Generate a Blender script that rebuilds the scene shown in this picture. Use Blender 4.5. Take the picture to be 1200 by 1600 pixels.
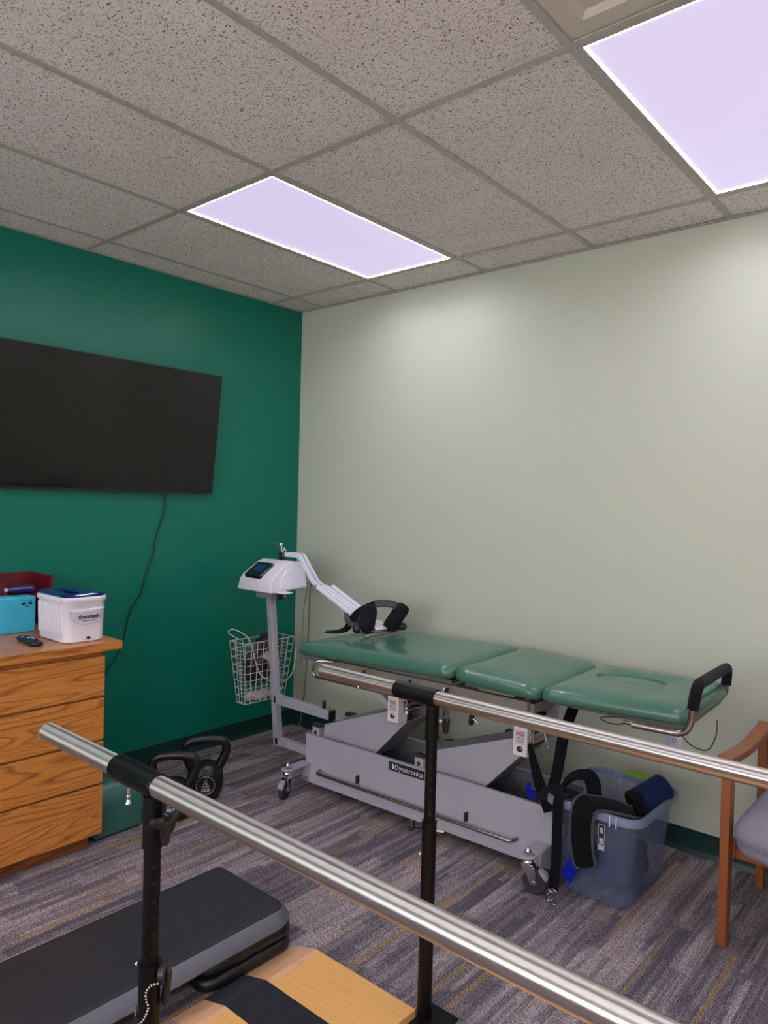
import bpy, bmesh, math, random
from mathutils import Vector, Matrix
random.seed(7)
PI = math.pi
SC = bpy.context.scene
for _o in list(bpy.data.objects):
    bpy.data.objects.remove(_o)
C = SC.collection
V = Vector

# ---------------------------------------------------------------- camera
yaw, pitch, roll, FPX = -0.711380, -0.0155014, 0.026063, 1135.957
CAMP = V((3.584444, -3.280327, 1.497227))
fw = V((math.sin(yaw)*math.cos(pitch), math.cos(yaw)*math.cos(pitch), math.sin(pitch)))
rt = V((math.cos(yaw), -math.sin(yaw), 0)); up = rt.cross(fw)
rt2 = math.cos(roll)*rt + math.sin(roll)*up
up2 = -math.sin(roll)*rt + math.cos(roll)*up
cd = bpy.data.cameras.new('camera'); cam = bpy.data.objects.new('camera', cd); C.objects.link(cam)
cam.matrix_world = Matrix(((rt2.x, up2.x, -fw.x, CAMP.x), (rt2.y, up2.y, -fw.y, CAMP.y), (rt2.z, up2.z, -fw.z, CAMP.z), (0, 0, 0, 1)))
cd.sensor_fit = 'VERTICAL'; cd.sensor_height = 32.0; cd.sensor_width = 24.0
cd.lens = FPX/1600*32.0; cd.clip_start = 0.05; cd.clip_end = 60
SC.camera = cam

# ---------------------------------------------------------------- world, exposure
w = bpy.data.worlds.new('world'); SC.world = w; w.use_nodes = True
w.node_tree.nodes['Background'].inputs[0].default_value = (1.0, 0.95, 1.0, 1)
w.node_tree.nodes['Background'].inputs[1].default_value = 3.9
vs = SC.view_settings
vs.view_transform = 'Standard'; vs.look = 'None'; vs.gamma = 1.0; vs.use_curve_mapping = False
vs.exposure = 0.78
EDGE_STRENGTH, PANEL_STRENGTH = 66.0, 1.0     # edge-lit panels: bright LED strip round a softly glowing diffuser
EDGE_COLOR, PANEL_COLOR = (1.0, 0.955, 1.06), (0.355, 0.31, 0.45)

# ---------------------------------------------------------------- materials
def lin(c):
    def f(v):
        v /= 255.0
        return v/12.92 if v <= 0.04045 else ((v+0.055)/1.055)**2.4
    return (f(c[0]), f(c[1]), f(c[2]), 1.0)
class N:
    def __init__(s, name):
        s.m = bpy.data.materials.new(name); s.m.use_nodes = True
        s.t = s.m.node_tree; s.b = s.t.nodes['Principled BSDF']
    def n(s, typ, **kw):
        o = s.t.nodes.new(typ)
        for k, v in kw.items():
            if k in o.inputs.keys(): o.inputs[k].default_value = v
            else: setattr(o, k, v)
        return o
    def l(s, a, b): s.t.links.new(a, b)
    def math(s, op, a, b=None, c=None):
        o = s.t.nodes.new('ShaderNodeMath'); o.operation = op
        for i, x in enumerate((a, b, c)):
            if x is None: continue
            if isinstance(x, (int, float)): o.inputs[i].default_value = x
            else: s.l(x, o.inputs[i])
        return o.outputs[0]
    def ramp(s, fac, stops, interp='LINEAR'):
        o = s.t.nodes.new('ShaderNodeValToRGB'); o.color_ramp.interpolation = interp
        e = o.color_ramp.elements
        while len(e) < len(stops): e.new(0.5)
        for i, (p, c) in enumerate(stops):
            e[i].position = p; e[i].color = c
        s.l(fac, o.inputs[0]); return o.outputs[0]
    def mix(s, fac, a, b, mode='MIX'):
        o = s.t.nodes.new('ShaderNodeMix'); o.data_type = 'RGBA'; o.blend_type = mode
        for i, x in ((0, fac), (6, a), (7, b)):
            if isinstance(x, (int, float, tuple)): o.inputs[i].default_value = x
            else: s.l(x, o.inputs[i])
        return o.outputs[2]
    def bump(s, h, strength=0.2, dist=0.002):
        o = s.t.nodes.new('ShaderNodeBump'); o.inputs['Strength'].default_value = strength
        o.inputs['Distance'].default_value = dist; s.l(h, o.inputs['Height'])
        s.l(o.outputs[0], s.b.inputs['Normal'])
    def pos(s):
        return s.t.nodes.new('ShaderNodeNewGeometry').outputs['Position']
    def obj(s):
        return s.t.nodes.new('ShaderNodeTexCoord').outputs['Object']
    def noise(s, vec, scale, detail=2, rough=0.5, dist=0.0, stretch=None):
        if stretch:
            mp = s.t.nodes.new('ShaderNodeMapping'); mp.inputs['Scale'].default_value = stretch
            s.l(vec, mp.inputs[0]); vec = mp.outputs[0]
        o = s.t.nodes.new('ShaderNodeTexNoise'); o.inputs['Scale'].default_value = scale
        o.inputs['Detail'].default_value = detail; o.inputs['Roughness'].default_value = rough
        o.inputs['Distortion'].default_value = dist
        s.l(vec, o.inputs['Vector']); return o.outputs['Fac']

def plain(name, rgb, rough=0.5, metal=0.0, var=0.04, scale=30.0, bump=0.0, bscale=400, coat=0.0, spec=0.5):
    k = N(name); p = k.obj()
    f = k.noise(p, scale, 3)
    c = lin(rgb)
    a = tuple(max(0, c[i]*(1-var*2)) for i in range(3))+(1,); b = tuple(min(1, c[i]*(1+var*2)) for i in range(3))+(1,)
    k.l(k.ramp(f, [(0.25, a), (0.75, b)]), k.b.inputs['Base Color'])
    k.b.inputs['Roughness'].default_value = rough; k.b.inputs['Metallic'].default_value = metal
    k.b.inputs['Coat Weight'].default_value = coat; k.b.inputs['Specular IOR Level'].default_value = spec
    if bump: k.bump(k.noise(p, bscale, 2), bump, 0.001)
    return k.m

def mat_wall(name, rgb, rough, spec):
    k = N(name); p = k.pos()
    k.l(k.ramp(k.noise(p, 1.3, 2), [(0.3, tuple(x*0.985 for x in lin(rgb)[:3])+(1,)), (0.7, lin(rgb))]), k.b.inputs['Base Color'])
    k.b.inputs['Roughness'].default_value = rough; k.b.inputs['Specular IOR Level'].default_value = spec
    k.bump(k.noise(p, 260, 3, 0.6), 0.22, 0.0012)
    return k.m

def mat_carpet():
    k = N('carpet_striped'); p = k.pos()
    sp = k.n('ShaderNodeSeparateXYZ'); k.l(p, sp.inputs[0]); x, y = sp.outputs[0], sp.outputs[1]
    def wn(a, b):
        cb = k.n('ShaderNodeCombineXYZ'); k.l(a, cb.inputs[0]); k.l(b, cb.inputs[1])
        o = k.n('ShaderNodeTexWhiteNoise', noise_dimensions='2D'); k.l(cb.outputs[0], o.inputs['Vector']); return o.outputs['Value']
    def one(a):
        o = k.n('ShaderNodeTexWhiteNoise', noise_dimensions='1D'); k.l(a, o.inputs['W']); return o.outputs['Value']
    # uneven columns: warp x with a slow noise first
    wx = k.n('ShaderNodeTexNoise', noise_dimensions='1D'); wx.inputs['Scale'].default_value = 9; k.l(x, wx.inputs['W'])
    xw = k.math('ADD', x, k.math('MULTIPLY', wx.outputs['Fac'], 0.05))
    def stripe(width, length, seed):
        ci = k.math('FLOOR', k.math('ADD', k.math('DIVIDE', xw, width), seed))
        off = k.math('MULTIPLY', one(ci), 7.3)
        yi = k.math('FLOOR', k.math('ADD', k.math('DIVIDE', y, length), off))
        return wn(ci, yi)
    a = stripe(0.066, 0.55, 0.5); b = stripe(0.024, 0.30, 11.5); c = stripe(0.0085, 0.16, 23.5)
    v = k.math('ADD', k.math('MULTIPLY', a, 0.42), k.math('ADD', k.math('MULTIPLY', b, 0.32), k.math('MULTIPLY', c, 0.26)))
    base = k.ramp(v, [(0.2, lin((91, 86, 93))), (0.42, lin((114, 106, 112))), (0.58, lin((135, 126, 129))), (0.8, lin((162, 149, 151)))])
    g = stripe(0.019, 0.75, 41.5)
    gm = k.math('GREATER_THAN', g, 0.945)
    dash = k.n('ShaderNodeTexWave', wave_type='BANDS', bands_direction='X'); dash.inputs['Scale'].default_value = 28; dash.inputs['Distortion'].default_value = 1.2
    k.l(p, dash.inputs['Vector'])
    gm2 = k.math('MULTIPLY', gm, k.math('ADD', 0.35, k.math('MULTIPLY', dash.outputs['Fac'], 0.65)))
    base = k.mix(gm2, base, lin((146, 122, 90)))
    loops = k.noise(p, 250, 2, 0.6, 0, (1, 0.55, 1))
    sk = k.ramp(loops, [(0.34, (0.34, 0.34, 0.36, 1)), (0.5, (0.92, 0.92, 0.92, 1)), (0.66, (1.75, 1.72, 1.72, 1))])
    mid = k.noise(p, 60, 3, 0.7)
    sk2 = k.ramp(mid, [(0.3, (0.82, 0.82, 0.83, 1)), (0.7, (1.16, 1.16, 1.16, 1))])
    col = k.mix(1.0, k.mix(1.0, base, sk, 'MULTIPLY'), sk2, 'MULTIPLY')
    k.l(col, k.b.inputs['Base Color']); k.b.inputs['Roughness'].default_value = 0.95
    k.b.inputs['Specular IOR Level'].default_value = 0.15
    k.bump(loops, 0.8, 0.004)
    return k.m

def mat_tile():
    k = N('ceiling_tile_fissured'); p = k.pos()
    n1 = k.noise(p, 118, 2.0, 0.55, 1.2, (1.0, 1.5, 1)); n2 = k.noise(p, 210, 1.5, 0.5, 0.5, (1.5, 1.0, 1))
    s1 = k.ramp(n1, [(0.375, (1, 1, 1, 1)), (0.41, (0, 0, 0, 1))]); s2 = k.ramp(n2, [(0.31, (1, 1, 1, 1)), (0.345, (0, 0, 0, 1))])
    m = k.math('MAXIMUM', s1, k.math('MULTIPLY', s2, 0.8))
    big = k.noise(p, 3, 2)
    tone = k.ramp(big, [(0.3, lin((236, 227, 223))), (0.7, lin((243, 235, 231)))])
    k.l(k.mix(k.math('MULTIPLY', m, 0.9), tone, lin((92, 80, 72))), k.b.inputs['Base Color'])
    k.b.inputs['Roughness'].default_value = 0.95; k.b.inputs['Specular IOR Level'].default_value = 0.1
    k.bump(k.math('SUBTRACT', 1.0, m), 0.5, 0.002)
    return k.m

def mat_wood(name, light, dark, axis, scale=1.0, rough=0.35, contrast=1.0, coat=0.2):
    # axis: grain direction index
    k = N(name); p = k.pos()
    oi = k.n('ShaderNodeObjectInfo')
    off = k.n('ShaderNodeCombineXYZ')
    for i in range(3): k.l(k.math('MULTIPLY', oi.outputs['Random'], 13.0+3*i), off.inputs[i])
    ad = k.n('ShaderNodeVectorMath', operation='ADD'); k.l(p, ad.inputs[0]); k.l(off.outputs[0], ad.inputs[1])
    st = [1.0, 1.0, 1.0]; st[axis] = 0.10
    mp = k.n('ShaderNodeMapping'); mp.inputs['Scale'].default_value = st; k.l(ad.outputs[0], mp.inputs[0])
    n = k.n('ShaderNodeTexNoise'); n.inputs['Scale'].default_value = 4.6*scale; n.inputs['Detail'].default_value = 2; n.inputs['Roughness'].default_value = 0.45
    k.l(mp.outputs[0], n.inputs['Vector'])
    rings = k.math('FRACT', k.math('MULTIPLY', n.outputs['Fac'], 21.0))
    r1 = k.ramp(rings, [(0.0, (1, 1, 1, 1)), (0.10, (0.5, 0.5, 0.5, 1)), (0.30, (0.06, 0.06, 0.06, 1)), (0.82, (0, 0, 0, 1)), (1.0, (1, 1, 1, 1))])
    st2 = [1.0, 1.0, 1.0]; st2[axis] = 0.035
    fine = k.noise(ad.outputs[0], 230*scale, 3, 0.6, 0, tuple(st2))
    fr = k.ramp(fine, [(0.42, (1, 1, 1, 1)), (0.6, (0, 0, 0, 1))])
    f = k.math('MINIMUM', 1.0, k.math('MULTIPLY', k.math('ADD', k.math('MULTIPLY', r1, 0.6), k.math('MULTIPLY', fr, 0.30)), contrast))
    k.l(k.mix(f, lin(light), lin(dark)), k.b.inputs['Base Color'])
    k.b.inputs['Roughness'].default_value = rough; k.b.inputs['Coat Weight'].default_value = coat; k.b.inputs['Coat Roughness'].default_value = 0.25
    k.bump(fine, 0.08, 0.0006)
    return k.m

def mat_brushed(name, rgb, rough, axis, amount=0.06):
    k = N(name); p = k.pos()
    st = [1.0, 1.0, 1.0]; st[axis] = 0.01
    f = k.noise(p, 900, 2, 0.5, 0, tuple(st))
    c = lin(rgb)
    k.l(k.ramp(f, [(0.3, tuple(x*(1-amount) for x in c[:3])+(1,)), (0.7, c)]), k.b.inputs['Base Color'])
    k.b.inputs['Metallic'].default_value = 1.0; k.b.inputs['Roughness'].default_value = rough
    k.b.inputs['Anisotropic'].default_value = 0.93
    tv = k.n('ShaderNodeCombineXYZ'); tv.inputs[axis].default_value = 1.0; k.l(tv.outputs[0], k.b.inputs['Tangent'])
    return k.m

def mat_fabric(name, c1, c2, scale=700, rough=0.95, bump=0.5):
    k = N(name); p = k.pos()
    f = k.noise(p, scale, 2, 0.7)
    k.l(k.ramp(f, [(0.33, lin(c1)), (0.67, lin(c2))]), k.b.inputs['Base Color'])
    k.b.inputs['Roughness'].default_value = rough; k.b.inputs['Specular IOR Level'].default_value = 0.15
    k.b.inputs['Sheen Weight'].default_value = 0.05
    k.bump(f, bump, 0.001)
    return k.m

def mat_clear(name, tint, alpha_mix, rough=0.25):
    k = N(name); t = k.t
    out = [n for n in t.nodes if n.type == 'OUTPUT_MATERIAL'][0]
    tr = t.nodes.new('ShaderNodeBsdfTransparent'); tr.inputs[0].default_value = tint
    k.b.inputs['Base Color'].default_value = lin((152, 160, 188)); k.b.inputs['Roughness'].default_value = rough
    f = k.noise(k.pos(), 6, 2)
    mx = t.nodes.new('ShaderNodeMixShader')
    k.l(k.math('ADD', alpha_mix-0.03, k.math('MULTIPLY', f, 0.06)), mx.inputs[0])
    k.l(tr.outputs[0], mx.inputs[1]); k.l(k.b.outputs[0], mx.inputs[2]); k.l(mx.outputs[0], out.inputs[0])
    return k.m

def mat_emit(name, rgb, strength):
    k = N(name)
    f = k.noise(k.pos(), 2.0, 1)
    k.l(k.ramp(f, [(0.3, tuple(x*0.97 for x in rgb)+(1,)), (0.7, tuple(rgb)+(1,))]), k.b.inputs['Emission Color'])
    k.b.inputs['Emission Strength'].default_value = strength
    k.b.inputs['Base Color'].default_value = (0.3, 0.3, 0.3, 1)
    return k.m

M = dict(
 green=mat_wall('green_wall_paint', (0, 112, 91), 0.34, 0.38),
 sage=mat_wall('sage_wall_paint', (193, 198, 180), 0.6, 0.3),
 pale=mat_wall('pale_wall_paint', (228, 226, 214), 0.7, 0.3), glass=mat_clear('added_window_glass', (0.98, 0.99, 0.99, 1), 0.06, 0.05),
 carpet=mat_carpet(), tile=mat_tile(),
 tee=plain('grid_tee_paint', (184, 178, 172), 0.45),
 cove=plain('dark_green_vinyl_base', (6, 50, 44), 0.4, var=0.03, scale=6),
 oak=mat_wood('oak_veneer', (212, 138, 62), (122, 62, 18), 1, 1.5, 0.4, 1.0),
 oak_top=mat_wood('oak_top', (192, 130, 88), (156, 98, 60), 1, 1.2, 0.38, 0.8, 0.15),
 oak_edge=mat_wood('oak_edge', (206, 132, 58), (132, 70, 20), 1, 1.5, 0.35, 1.0),
 kick=mat_wood('oak_kick', (150, 86, 40), (92, 46, 16), 1, 1.0, 0.45, 1.0),
 birch=mat_wood('birch_ply', (232, 176, 104), (214, 152, 82), 0, 0.9, 0.4, 0.6),
 maple=mat_wood('maple_edge', (226, 178, 138), (196, 142, 100), 1, 1.4, 0.4, 0.7),
 chairwood=mat_wood('chair_wood', (146, 82, 42), (120, 62, 30), 2, 1.0, 0.35, 0.6),
 grey=plain('grey_painted_steel', (168, 166, 176), 0.42, var=0.02, scale=5, bump=0.12, bscale=700),
 greyd=plain('dark_grey_panel', (112, 114, 116), 0.5, var=0.08, scale=8),
 white=plain('white_plastic', (226, 222, 230), 0.35, var=0.01),
 whitem=plain('white_enamel', (232, 232, 246), 0.35, var=0.01),
 vinyl=plain('teal_vinyl', (66, 110, 94), 0.26, var=0.025, scale=4, bump=0.12, bscale=500, coat=0.25),
 vinyl2=plain('green_vinyl_bolster', (46, 98, 86), 0.3, var=0.05, scale=5, bump=0.15, bscale=300),
 black=plain('black_plastic', (24, 24, 27), 0.42, var=0.1),
 blackm=plain('black_powder_coat', (8, 7, 8), 0.36, var=0.08, bump=0.3, bscale=900, spec=0.25),
 frameb=plain('beige_frame_paint', (128, 122, 112), 0.45),
 blackg=plain('gloss_black', (10, 10, 12), 0.08, var=0.02, coat=0.4),
 foam=mat_fabric('black_foam', (16, 14, 20), (28, 25, 33), 900, 0.85, 0.3),
 web=mat_fabric('black_webbing', (5, 5, 8), (15, 15, 19), 1300, 0.85, 0.5),
 pad=mat_fabric('padded_black_belt', (12, 13, 19), (27, 28, 36), 900, 0.9, 0.5),
 binding=mat_fabric('grey_binding', (52, 54, 60), (84, 86, 92), 800, 0.9, 0.5),
 navy=mat_fabric('navy_neoprene', (12, 25, 60), (24, 42, 86), 900, 0.9, 0.4),
 blue=mat_fabric('blue_webbing', (6, 18, 132), (14, 34, 172), 1100, 0.7, 0.4),
 tweed=mat_fabric('grey_tweed', (104, 102, 114), (160, 156, 168), 620, 0.95, 0.6),
 steel=mat_brushed('brushed_steel_bar', (214, 208, 204), 0.35, 0, 0.004),
 chrome=plain('chrome', (222, 222, 226), 0.12, 1.0, var=0.02),
 nickel=plain('nickel_tube', (178, 166, 160), 0.2, 1.0, var=0.05),
 rubber=plain('grey_rubber', (44, 44, 49), 0.6),
 hub=plain('grey_hub', (140, 140, 148), 0.45),
 panel=mat_emit('light_panel_diffuser', PANEL_COLOR, PANEL_STRENGTH), led=mat_emit('led_strip', EDGE_COLOR, EDGE_STRENGTH),
 vent=plain('ivory_vent', (206, 198, 182), 0.5, var=0.01),
 screen=plain('tv_screen', (9, 9, 10), 0.09, var=0.02, spec=0.5),
 bluep=plain('blue_lid_plastic', (9, 24, 104), 0.15, var=0.03, coat=0.5),
 cyan=plain('cyan_carton', (62, 176, 208), 0.5, var=0.04, scale=12),
 maroon=mat_wood('maroon_laminate', (104, 24, 34), (66, 10, 20), 1, 1.0, 0.3, 0.8, 0.3),
 bluebottle=plain('cobalt_bottle', (12, 16, 88), 0.1, var=0.02, coat=0.6),
 red=plain('red_print', (190, 60, 50), 0.6), inkd=plain('dark_print', (60, 48, 50), 0.6), ink=plain('black_print', (26, 30, 42), 0.6),
 inkw=plain('white_print', (226, 226, 230), 0.6), sticker=plain('white_sticker', (206, 200, 204), 0.5),
 lcd=plain('dark_display', (12, 22, 34), 0.15, var=0.02), lcdb=plain('blue_display', (24, 50, 92), 0.2),
 wire=plain('white_coated_wire', (206, 204, 200), 0.4), cord=plain('grey_cord', (120, 116, 116), 0.5), cordb=plain('black_cord', (18, 22, 22), 0.5),
 bag=plain('dark_plastic_bag', (48, 46, 54), 0.18, var=0.25, scale=14, bump=0.6, bscale=30, coat=0.4),
 paper=plain('crumpled_paper', (196, 186, 196), 0.5, var=0.06, scale=30, bump=0.5, bscale=40),
 stepm=plain('black_step_rubber', (33, 33, 40), 0.62, var=0.08, scale=14, bump=0.5, bscale=900),
 stepg=plain('grey_step_plastic', (92, 93, 103), 0.45, var=0.03, bump=0.1, bscale=800),
 stepr=plain('black_riser_plastic', (20, 20, 24), 0.35, var=0.05),
 grip=mat_fabric('black_grip_strip', (24, 26, 34), (46, 47, 56), 1200, 0.9, 0.6),
 vinylg=plain('grey_vinyl_strip', (168, 156, 166), 0.35, var=0.04),
 kb=plain('black_kettlebell', (15, 15, 18), 0.33, var=0.05, bump=0.1, bscale=600),
 lime=plain('lime_latch', (112, 168, 24), 0.4),
 bin=mat_clear('translucent_bin', (0.90, 0.93, 0.99, 1), 0.165), binrim=mat_clear('translucent_rim', (0.9, 0.92, 0.98, 1), 0.42, 0.18),
 bead=plain('beaded_chain_metal', (212, 200, 186), 0.3, 0.85),
 outlet=plain('outlet_plastic', (196, 194, 206), 0.4), slot=plain('outlet_slot', (3, 3, 3), 0.6),
 art=plain('dark_art_print', (40, 48, 46), 0.5, var=0.3, scale=4),
)

M['led'].cycles.emission_sampling = 'FRONT'
# ---------------------------------------------------------------- object helpers
WM = {}
def thing(name, label, cat, loc=(0, 0, 0), rotz=0.0, group=None):
    o = bpy.data.objects.new(name, None); C.objects.link(o)
    o.empty_display_size = 0.05
    o.location = loc; o.rotation_euler = (0, 0, rotz)
    o['label'] = label; o['category'] = cat
    if group: o['group'] = group
    WM[o.name] = Matrix.Translation(V(loc)) @ Matrix.Rotation(rotz, 4, 'Z')
    return o
def tag(o, label, cat, group=None):
    o['label'] = label; o['category'] = cat
    if group: o['group'] = group
    return o
def obj(name, bm, mat, parent=None, local=False, bevel=0.0, seg=2, sub=0, angle=38, flat=False, label=None):
    """link a bmesh as one object; geometry in world coordinates unless local=True (then in the thing's frame)"""
    if parent is not None and not local:
        bm.transform(WM[parent.name].inverted())
    bmesh.ops.recalc_face_normals(bm, faces=bm.faces[:])
    me = bpy.data.meshes.new(name); bm.to_mesh(me); bm.free()
    mats = mat if isinstance(mat, (list, tuple)) else [mat]
    for m in mats: me.materials.append(m)
    if not flat:
        for p in me.polygons: p.use_smooth = True
        me.set_sharp_from_angle(angle=math.radians(angle))
    o = bpy.data.objects.new(name, me); C.objects.link(o)
    if parent is not None:
        o.parent = parent; WM[o.name] = WM[parent.name]
    else: WM[o.name] = Matrix.Identity(4)
    if bevel:
        b = o.modifiers.new('bevel', 'BEVEL'); b.width = bevel; b.segments = seg; b.limit_method = 'ANGLE'; b.angle_limit = math.radians(40)
        if not flat: b.harden_normals = False
    if sub:
        s = o.modifiers.new('sub', 'SUBSURF'); s.levels = sub; s.render_levels = sub
    if label: o['label'] = label
    return o
def struct(name, bm, mat, parent=None, **kw):
    o = obj(name, bm, mat, parent, **kw)
    if parent is None: o['kind'] = 'structure'
    return o
def copy_thing(root, loc, rotz, label, parent=None, group=None):
    r = root.copy(); C.objects.link(r); r.location = loc; r.rotation_euler = (0, 0, rotz)
    if label: r['label'] = label
    if group: r['group'] = group
    if parent: r.parent = parent
    for ch in list(root.children):
        c = ch.copy(); C.objects.link(c); c.parent = r
        for g in list(ch.children):
            d = g.copy(); C.objects.link(d); d.parent = c
    return r
B = bmesh.new

def box(bm, x0, x1, y0, y1, z0, z1, mtx=None):
    r = bmesh.ops.create_cube(bm, size=1.0)
    m = Matrix.Translation(V(((x0+x1)/2, (y0+y1)/2, (z0+z1)/2))) @ Matrix.Diagonal((abs(x1-x0), abs(y1-y0), abs(z1-z0), 1))
    if mtx: m = mtx @ m
    bmesh.ops.transform(bm, matrix=m, verts=r['verts']); return r['verts']
def beam(bm, p0, p1, wid, hgt, upv=(0, 0, 1)):
    p0, p1 = V(p0), V(p1); d = p1-p0; L = d.length; x = d.normalized()
    u = V(upv); s = u.cross(x).normalized(); u = x.cross(s)
    m = Matrix(((x.x, s.x, u.x, (p0.x+p1.x)/2), (x.y, s.y, u.y, (p0.y+p1.y)/2), (x.z, s.z, u.z, (p0.z+p1.z)/2), (0, 0, 0, 1)))
    r = bmesh.ops.create_cube(bm, size=1.0)
    bmesh.ops.transform(bm, matrix=m @ Matrix.Diagonal((L, wid, hgt, 1)), verts=r['verts'])
def cyl(bm, p0, p1, r, seg=20, r2=None):
    p0, p1 = V(p0), V(p1); d = p1-p0
    q = d.to_track_quat('Z', 'Y').to_matrix().to_4x4()
    m = Matrix.Translation((p0+p1)/2) @ q
    bmesh.ops.create_cone(bm, cap_ends=True, segments=seg, radius1=r, radius2=r if r2 is None else r2, depth=d.length, matrix=m)
def ball(bm, c, r, seg=14, sc=(1, 1, 1)):
    bmesh.ops.create_uvsphere(bm, u_segments=seg, v_segments=max(6, seg//2), radius=r, matrix=Matrix.Translation(V(c)) @ Matrix.Diagonal((sc[0], sc[1], sc[2], 1)))
def round_path(pts, r, n=6):
    pts = [V(p) for p in pts]; out = [pts[0]]
    for i in range(1, len(pts)-1):
        a, b, c = pts[i-1], pts[i], pts[i+1]
        u = (a-b); v = (c-b); rr = min(r, u.length*0.49, v.length*0.49)
        p, q = b+u.normalized()*rr, b+v.normalized()*rr
        for k in range(n+1):
            t = k/n; out.append((1-t)**2*p + 2*t*(1-t)*b + t*t*q)
    out.append(pts[-1]); return out
def smooth_path(pts, n=6):
    pts = [V(p) for p in pts]; P = [pts[0]]+pts+[pts[-1]]; out = []
    for i in range(1, len(P)-2):
        a, b, c, d = P[i-1:i+3]
        for k in range(n):
            t = k/n; out.append(0.5*((2*b)+(-a+c)*t+(2*a-5*b+4*c-d)*t*t+(-a+3*b-3*c+d)*t**3))
    out.append(pts[-1]); return out
def sweep(bm, pts, prof, closed=False, upv=(0, 0, 1), sizes=None, ups=None):
    """sweep a closed 2-D profile (list of (a,b)) along pts; ups: optional list of up vectors"""
    pts = [V(p) for p in pts]; n = len(pts); rings = []
    prev = None
    for i, p in enumerate(pts):
        if closed: t = pts[(i+1) % n]-pts[i-1]
        else: t = pts[min(i+1, n-1)]-pts[max(i-1, 0)]
        t = t.normalized() if t.length > 1e-9 else V((0, 0, 1))
        if ups: u = V(ups[i])
        else: u = prev if prev is not None else V(upv)
        u = (u - t*u.dot(t))
        if u.length < 1e-4: u = t.orthogonal()
        u.normalize(); prev = u; s = t.cross(u)
        k = sizes[i] if sizes else 1.0
        rings.append([bm.verts.new(p + s*(a*k) + u*(b*k)) for a, b in prof])
    m = len(prof)
    for i in range(n if closed else n-1):
        r0, r1 = rings[i], rings[(i+1) % n]
        for j in range(m):
            bm.faces.new((r0[j], r0[(j+1) % m], r1[(j+1) % m], r1[j]))
    if not closed:
        bm.faces.new(list(reversed(rings[0]))); bm.faces.new(rings[-1])
def circ(r, n=12): return [(r*math.cos(2*PI*k/n), r*math.sin(2*PI*k/n)) for k in range(n)]
def tube(bm, pts, r, n=12, closed=False, sizes=None): sweep(bm, pts, circ(r, n), closed, sizes=sizes)
def strap(bm, pts, wid, th, ups): 
    """flat band; ups = vector or list: direction of the band's face normal"""
    if not isinstance(ups, list): ups = [ups]*len(pts)
    e = th*0.35
    prof = [(-wid/2+e, -th/2), (wid/2-e, -th/2), (wid/2, 0), (wid/2-e, th/2), (-wid/2+e, th/2), (-wid/2, 0)]
    sweep(bm, pts, prof, ups=ups)
def prism(bm, poly, f, d0, d1):
    """poly 2-D, f(a,b,d)->3-D"""
    a = [bm.verts.new(f(p[0], p[1], d0)) for p in poly]; b = [bm.verts.new(f(p[0], p[1], d1)) for p in poly]
    n = len(poly)
    bm.faces.new(a); bm.faces.new(list(reversed(b)))
    for i in range(n): bm.faces.new((a[i], b[i], b[(i+1) % n], a[(i+1) % n]))
def lathe(bm, prof, c=(0, 0, 0), seg=28, mtx=None):
    rings = []
    for r, z in prof:
        rings.append([V((r*math.cos(2*PI*k/seg), r*math.sin(2*PI*k/seg), z)) for k in range(seg)] if r > 1e-6 else [V((0, 0, z))])
    m = Matrix.Translation(V(c)) @ (mtx if mtx else Matrix.Identity(4))
    vr = [[bm.verts.new(m @ p) for p in ring] for ring in rings]
    for a, b in zip(vr, vr[1:]):
        for k in range(seg):
            k2 = (k+1) % seg
            if len(a) == 1 and len(b) == 1: continue
            if len(a) == 1: bm.faces.new((a[0], b[k], b[k2]))
            elif len(b) == 1: bm.faces.new((a[k], a[k2], b[0]))
            else: bm.faces.new((a[k], a[k2], b[k2], b[k]))
    if len(vr[0]) > 1: bm.faces.new(list(reversed(vr[0])))
    if len(vr[-1]) > 1: bm.faces.new(vr[-1])
def rrect(x0, x1, y0, y1, r, n=6):
    out = []
    for cx, cy, a0 in ((x1-r, y1-r, 0), (x0+r, y1-r, 90), (x0+r, y0+r, 180), (x1-r, y0+r, 270)):
        for k in range(n+1):
            a = math.radians(a0+90*k/n); out.append((cx+r*math.cos(a), cy+r*math.sin(a)))
    return out
def stack(bm, rings, cap0=True, cap1=True):
    vr = [[bm.verts.new(p) for p in r] for r in rings]
    for a, b in zip(vr, vr[1:]):
        n = len(a)
        for j in range(n): bm.faces.new((a[j], a[(j+1) % n], b[(j+1) % n], b[j]))
    if cap0: bm.faces.new(list(reversed(vr[0])))
    if cap1: bm.faces.new(vr[-1])
    return vr
def text(s, size, mat, mtx, parent=None, name='lettering', bold=False, align='CENTER', local=False, ext=0.0003):
    cu = bpy.data.curves.new('t', 'FONT'); cu.body = s; cu.size = size; cu.align_x = align; cu.align_y = 'CENTER'
    cu.extrude = ext; cu.resolution_u = 2
    if bold: cu.offset = size*0.02
    o = bpy.data.objects.new('t', cu); C.objects.link(o)
    bpy.context.view_layer.update()
    me = bpy.data.meshes.new_from_object(o.evaluated_get(bpy.context.evaluated_depsgraph_get()))
    bpy.data.objects.remove(o); bpy.data.curves.remove(cu)
    bm = B(); bm.from_mesh(me); bpy.data.meshes.remove(me); bm.transform(mtx)
    return obj(name, bm, mat, parent, local=local, flat=True)
def frame(o, x, y):
    """matrix with local x, y axes given, at origin o"""
    x = V(x).normalized(); y = V(y).normalized(); z = x.cross(y); o = V(o)
    return Matrix(((x.x, y.x, z.x, o.x), (x.y, y.y, z.y, o.y), (x.z, y.z, z.z, o.z), (0, 0, 0, 1)))

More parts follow.
